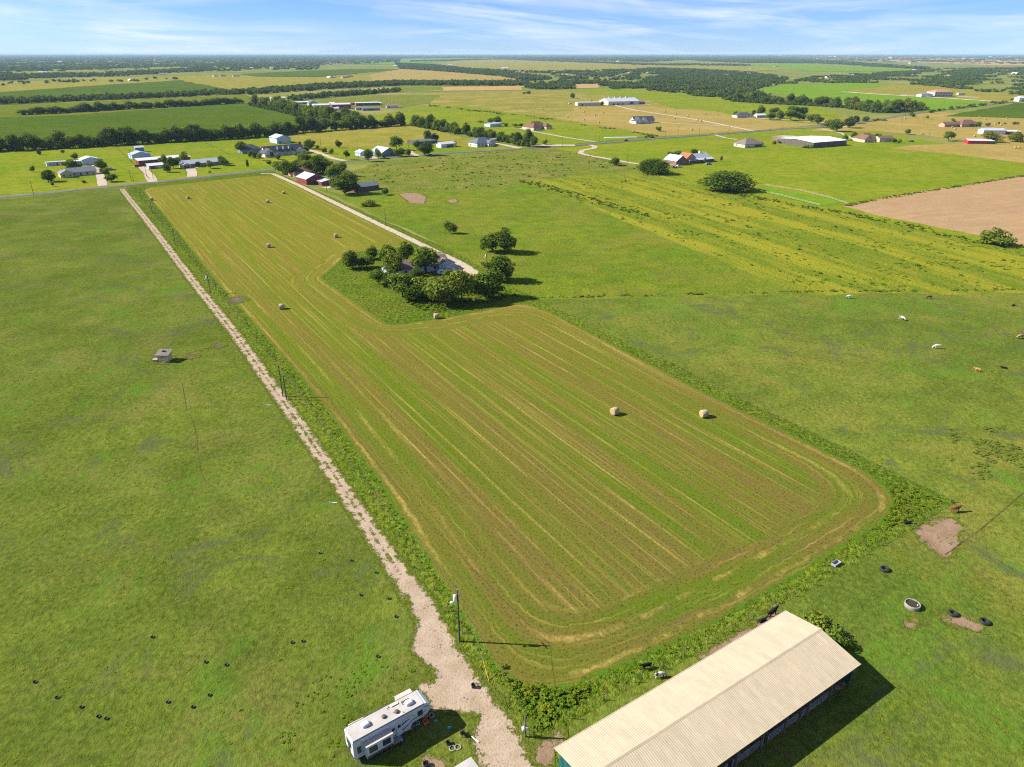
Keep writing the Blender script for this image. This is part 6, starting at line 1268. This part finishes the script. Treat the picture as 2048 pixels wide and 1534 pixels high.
vehicle('parked_car', 'white car beside the pickup in the grove yard', 'car', (886, 548), math.radians(30), (.55, .57, .60))
vehicle('parked_car', 'dark car on the red barn driveway at left', 'car', (276, 334), math.radians(20), (.03, .03, .035))
vehicle('parked_car', 'silver car under the trees of the first yard', 'car', (222, 340), math.radians(5), (.45, .50, .56))
vehicle('moving_car', 'dark car driving on the country road', 'car', (1252, 282), math.radians(38), (.03, .035, .04))
vehicle('pickup_truck', 'white pickup before the red porch house', 'truck', (1356, 335), math.radians(15), (.66, .66, .66), 'pickup')
vehicle('parked_car', 'dark car left of the white pickup by the porch house', 'car', (1346, 336), math.radians(95), (.05, .05, .06))
vehicle('parked_car', 'blue covered car on the lawn of the porch house', 'car', (1417, 330), math.radians(10), (.16, .20, .28))
vehicle('pickup_truck', 'grey pickup parked beside the red lean-to', 'truck', (662, 354), math.radians(15), (.50, .54, .60), 'pickup')
vehicle('tractor_truck', 'dark blue truck on the lawn right of the tan garage', 'truck', (1822, 284), math.radians(10), (.05, .08, .12), 'pickup')
vehicle('box_truck', 'white box truck in the machinery yard', 'truck', (668, 224), math.radians(25), (.66, .66, .66), 'truck')
vehicle('box_truck', 'white lorry left of the long tan barn', 'truck', (1141, 209), math.radians(10), (.66, .66, .66), 'truck')
vehicle('parked_car', 'dark car beside the roadside trees', 'car', (862, 312), math.radians(20), (.05, .05, .05))
# culvert pipes stacked by the road
t = thing('pipe_stack', 'row of white irrigation pipes lying by the road', 'pipes', (1242, 276), math.radians(8))
for i in range(4): d = MB(); d.tube((-17, i * .8, .4), (17, i * .8, .4), .38, .38, 8); d.build('pipe', m_white, t)

# ------------------------------------------------------------------ fences
d = MB(); d.tube((0, 0, -.2), (0, 0, 1.35), .055, .05, 6); post_me = d.mesh('post', m_timber)
def fence(px, gap, label, wires=(0.5, 0.85, 1.2), rail=None, sc=1.0):
    P = [G(*p) for p in px]; t = tag(empty('fence', P[0]), label, 'fence'); o0 = P[0]; wm_ = MB()
    for a, b in zip(P[:-1], P[1:]):
        L = (b - a).length; n = max(1, int(L / gap))
        for i in range(n):
            q = obj('post', post_me, t); p = a.lerp(b, i / n) - o0; q.location = (p.x, p.y, 0); q.scale = (sc, sc, 1); q.rotation_euler = (random.uniform(-.05, .05), random.uniform(-.05, .05), 0)
            if rail:
                for k, z in enumerate((.5, 1.0)):
                    r = MB(); r.tube(p + Vector((0, 0, z)), a.lerp(b, (i + 1) / n) - o0 + Vector((0, 0, z)), .06, .06, 5); r.build('rail', rail, t)
        if not rail:
            for z in wires: wm_.tube(a - o0 + Vector((0, 0, z)), b - o0 + Vector((0, 0, z)), .003 * sc, .003 * sc, 4, caps=False)
    if not rail: wm_.build('wire', m_timber, t)
fence([(1058, 1470), (925, 1268), (760, 1012), (600, 790), (450, 598), (330, 452), (262, 373)], 5.0, 'post and wire fence between the gravel track and the mown field')
fence([(1068, 1476), (1270, 1365), (1500, 1240), (1700, 1128), (1905, 1010)], 4.5, 'post and wire fence between the mown field and the big barn')
fence([(1900, 1005), (1600, 862), (1400, 766), (1200, 668), (1065, 600)], 6.0, 'post and wire fence between the mown field and the cattle pasture')
fence([(1060, 592), (1300, 588), (1610, 583), (2048, 578)], 9.0, 'fence along the top of the cattle pasture')
fence([(228, 292), (248, 310), (268, 330), (300, 360)], 6.0, 'fence between the two left hand yards', sc=2.0)
fence([(398, 281), (430, 296), (462, 312)], 6.0, 'fence across the lawn left of the dormer farmhouse', sc=2.0)
fence([(860, 212), (960, 219), (1100, 239), (1200, 254), (1315, 273)], 12.0, 'long fence between the bright pasture and the hayed field', sc=2.2)
m_rail = paint('grey_rail', (0.40, 0.37, 0.30), 0.9)
fence([(1528, 371), (1600, 382), (1660, 397), (1695, 409)], 4.0, 'upper grey rail fence of the small paddock', rail=m_rail)
fence([(1498, 379), (1560, 392), (1640, 412)], 4.0, 'lower grey rail fence of the small paddock', rail=m_rail)
fence([(560, 350), (700, 417), (860, 492), (905, 505)], 7.0, 'wire fence along the gravel drive')

# ------------------------------------------------------------------ weeds, tufts, brush
def weed_mat(name, dark, light, tip):
    m, k = new_mat(name); t = k.attr('tint'); oi = k.n('ShaderNodeObjectInfo')
    c = k.mix(t, dark, light); c = k.mix(k.ramp(oi.outputs['Random'], 0.55, 1.0), c, tip)
    d = k.n('ShaderNodeBsdfDiffuse'); k.l(c, d.inputs['Color']); o = k.n('ShaderNodeOutputMaterial'); k.l(d.outputs[0], o.inputs['Surface']); return m
m_weed = weed_mat('weed', (0.050, 0.100, 0.007), (0.105, 0.170, 0.010), (0.13, 0.175, 0.012))
m_weedy_ = weed_mat('weed_yellow', (0.080, 0.110, 0.008), (0.150, 0.180, 0.012), (0.17, 0.175, 0.013))
m_brush = weed_mat('brush', (0.055, 0.095, 0.013), (0.110, 0.155, 0.020), (0.14, 0.15, 0.025))
m_tuft = weed_mat('tuft', (0.065, 0.092, 0.006), (0.115, 0.145, 0.009), (0.15, 0.140, 0.018))
W_SRC = []
for i, (mt, uv, lab, cl, per, lf) in enumerate([(m_weed, (1010, 1335), 'green weed clump at the near left corner of the mown field', 6, 16, .11), (m_weed, (1068, 1395), 'leafy weed clump in the corner thicket', 7, 14, .13), (m_weedy_, (1100, 1420), 'yellow green weed clump in the corner thicket', 6, 16, .11),
                                            (m_brush, (1480, 470), 'dark brush clump standing in the weedy meadow', 8, 18, .10), (m_weedy_, (1560, 470), 'yellow flowered clump in the weedy meadow', 6, 18, .10), (m_tuft, (560, 1320), 'grass tuft beside the feed tubs', 3, 9, .16), (m_tuft, (480, 1420), 'grass tuft left of the trailer', 3, 9, .16)]):
    t = tag(empty('weed_clump', G(*uv)), lab, 'weed'); me = crown_mesh('leaves', 300 + i, mt, cl, per, lf, 'mound'); c = obj('leaves', me, t); c.scale = (1.2, 1.2, .8) if i < 5 else (.6, .6, .3)
    W_SRC.append(c)
NG_W = scatter_group('weeds', W_SRC[:3]); NG_B = scatter_group('brushes', W_SRC[3:5]); NG_BD = scatter_group('dark_brush', W_SRC[3:4]); NG_T = scatter_group('tufts', W_SRC[5:7])
def weeds(name, P, dens, size, high, ng, nv, mt, seed, keep=None, world=False, clump=0.0, nl=14.0):
    W_ = P if world else [tuple(G(*p))[:2] for p in P]
    xs = [p[0] for p in W_]; ys = [p[1] for p in W_]; n = int((max(xs) - min(xs)) * (max(ys) - min(ys)) * dens)
    rs = np.random.RandomState(seed); X = rs.uniform(min(xs), max(xs), n); Y = rs.uniform(min(ys), max(ys), n); k = poly_dist(W_, X, Y) > 0
    if keep is not None: k &= keep(X, Y)
    if clump:
        f = np.zeros(n)
        for j in range(7): th = rs.uniform(0, 6.28); fr = 6.28 / nl * rs.uniform(.5, 2); f += np.sin((X * math.cos(th) + Y * math.sin(th)) * fr + rs.uniform(0, 6.28))
        k &= f > clump
    X, Y = X[k], Y[k]; n = len(X); s = rs.uniform(*size, n) * rs.choice([.7, 1, 1, 1.4], n); h_ = rs.uniform(*high, n)
    scatter(name, np.stack([X, Y, np.full(n, 0.03)], 1), np.stack([s, s, h_], 1), ng, nv, mt); return n
hayd = lambda X, Y: poly_dist(HAY, X, Y) < 0.1
nn = 0
nn += weeds('margin_weeds', [(262, 374), (282, 377), (440, 572), (600, 752), (760, 962), (935, 1250), (1020, 1350), (1120, 1376), (1270, 1326), (1500, 1207), (1762, 1045), (1772, 968), (1900, 1004), (1560, 1195), (1270, 1352), (1066, 1466), (930, 1268), (760, 1005), (600, 783), (440, 590)], 0.7, (.35, .8), (.10, .28), NG_W, 2, m_weed, 21, hayd)
nn += weeds('corner_thicket', [(1000, 1335), (1060, 1368), (1130, 1382), (1200, 1372), (1080, 1455), (1062, 1450)], 2.2, (.6, 1.5), (.3, .8), NG_W, 3, m_weed, 22, hayd)
nn += weeds('corner_thicket', [(1775, 965), (1895, 1003), (1770, 1060), (1765, 1040)], 1.5, (.5, 1.2), (.2, .6), NG_W, 3, m_weed, 23, hayd)
nn += weeds('margin_weeds', [(1048, 600), (1100, 622), (1420, 789), (1772, 964), (1890, 1000), (1600, 868), (1400, 772), (1200, 674), (1066, 604)], .3, (.4, .8), (.10, .28), NG_W, 3, m_weed, 24, hayd)
nn += weeds('meadow_brush', [(1040, 364), (1300, 350), (1690, 430), (1965, 492), (2300, 545), (2300, 575), (1610, 579), (1110, 387)], .007, (1.0, 2.4), (.5, 1.3), NG_B, 2, m_brush, 25, None, clump=.3, nl=50)
nn += weeds('meadow_brush', [(1040, 364), (1300, 350), (1690, 430), (1965, 492), (2300, 545), (2300, 575), (1610, 579), (1110, 387)], .06, (.9, 1.9), (.15, .4), NG_W, 3, m_weed, 26, None, clump=.2, nl=30)
nn += weeds('field_brush', [(690, 350), (760, 325), (960, 306), (1100, 299), (1200, 313), (1280, 338), (1040, 362), (960, 379), (760, 382)], .016, (1.2, 2.6), (.5, 1.3), NG_BD, 1, m_brush, 27, None, clump=.2, nl=40)
nn += weeds('fence_brush', [(1040, 358), (1120, 376), (1300, 430), (1295, 436), (1110, 384), (1035, 364)], .12, (1.0, 2.2), (.6, 1.4), NG_BD, 1, m_brush, 28)
nn += weeds('fence_brush', [(1420, 374), (1560, 402), (1690, 424), (1840, 452), (1965, 484), (1960, 489), (1690, 430), (1420, 382)], .14, (1.0, 2.2), (.6, 1.3), NG_BD, 1, m_brush, 29)
nn += weeds('soil_edge_weeds', [(1684, 411), (1760, 396), (1900, 374), (2048, 350), (2048, 353), (1900, 377), (1760, 400), (1690, 415)], .3, (1.2, 2.2), (.5, 1.0), NG_W, 3, m_weed, 30)
nn += weeds('fence_brush', [(858, 210), (1100, 237), (1315, 271), (1315, 274), (1100, 241), (858, 213)], .06, (1.5, 3), (.8, 2.2), NG_BD, 1, m_brush, 31, None, clump=.5, nl=60)
nn += weeds('pasture_tufts', [(-200, 700), (400, 600), (560, 800), (830, 1190), (815, 1290), (850, 1390), (690, 1450), (680, 1600), (-600, 1600), (-500, 900)], 0.35, (.4, .9), (.05, .13), NG_T, 2, m_tuft, 32, None, clump=.2, nl=9)
nn += weeds('pasture_tufts', [(1100, 640), (1500, 620), (2200, 640), (2700, 1000), (2700, 1600), (1450, 1600), (1730, 1335), (1590, 1215), (1920, 1012)], 0.35, (.4, .9), (.06, .15), NG_T, 2, m_tuft, 33, None, clump=.2, nl=9)
nn += weeds('pasture_weeds', [(650, 1330), (840, 1330), (830, 1400), (690, 1460), (690, 1600), (560, 1600), (560, 1450)], 0.8, (.3, .7), (.08, .2), NG_W, 2, m_weed, 34, None, clump=-.3, nl=10)
nn += weeds('pasture_weeds', [(1900, 860), (2010, 850), (2060, 930), (1960, 960), (1900, 920)], 1.2, (.6, 1.1), (.2, .4), NG_BD, 1, m_brush, 35, None, clump=-.6, nl=12)
nn += weeds('fence_brush', [(1062, 593), (1300, 588), (1610, 582), (2048, 577), (2300, 574), (2300, 577), (2048, 580.5), (1610, 585.5), (1300, 592), (1062, 598)], .5, (.8, 1.9), (.25, .8), NG_B, 2, m_brush, 37, None, clump=-1.0, nl=25)
nn += weeds('lot_weeds', [(800, 600), (990, 575), (1040, 590), (860, 628)], .5, (.8, 2.0), (.4, 1.0), NG_W, 3, m_weed, 36)
print('weed instances', nn)
tree(1632, 1252, 1222, 58, 'bush', 'bright leafy bush at the far gable of the big barn', None, name='bush', cat='bush')
tree(1664, 1284, 1256, 62, 'bush', 'dark leafy bush at the shaded corner of the big barn', None, name='bush', cat='bush')

# ------------------------------------------------------------------ the air
hm = bpy.data.materials.new('haze'); hm.use_nodes = True; hm.node_tree.nodes.clear(); k = N(hm.node_tree)
pv = k.n('ShaderNodeVolumePrincipled'); pv.inputs['Color'].default_value = (0.55, 0.78, 1.0, 1); pv.inputs['Density'].default_value = 3.4e-5; pv.inputs['Anisotropy'].default_value = 0.0
ho = k.n('ShaderNodeOutputMaterial'); k.l(pv.outputs[0], ho.inputs['Volume'])
d = MB(); d.box((0, 0, 44), (122000, 122000, 92)); hz = d.build('haze', hm); hz['kind'] = 'stuff'; hz.display_type = 'WIRE'
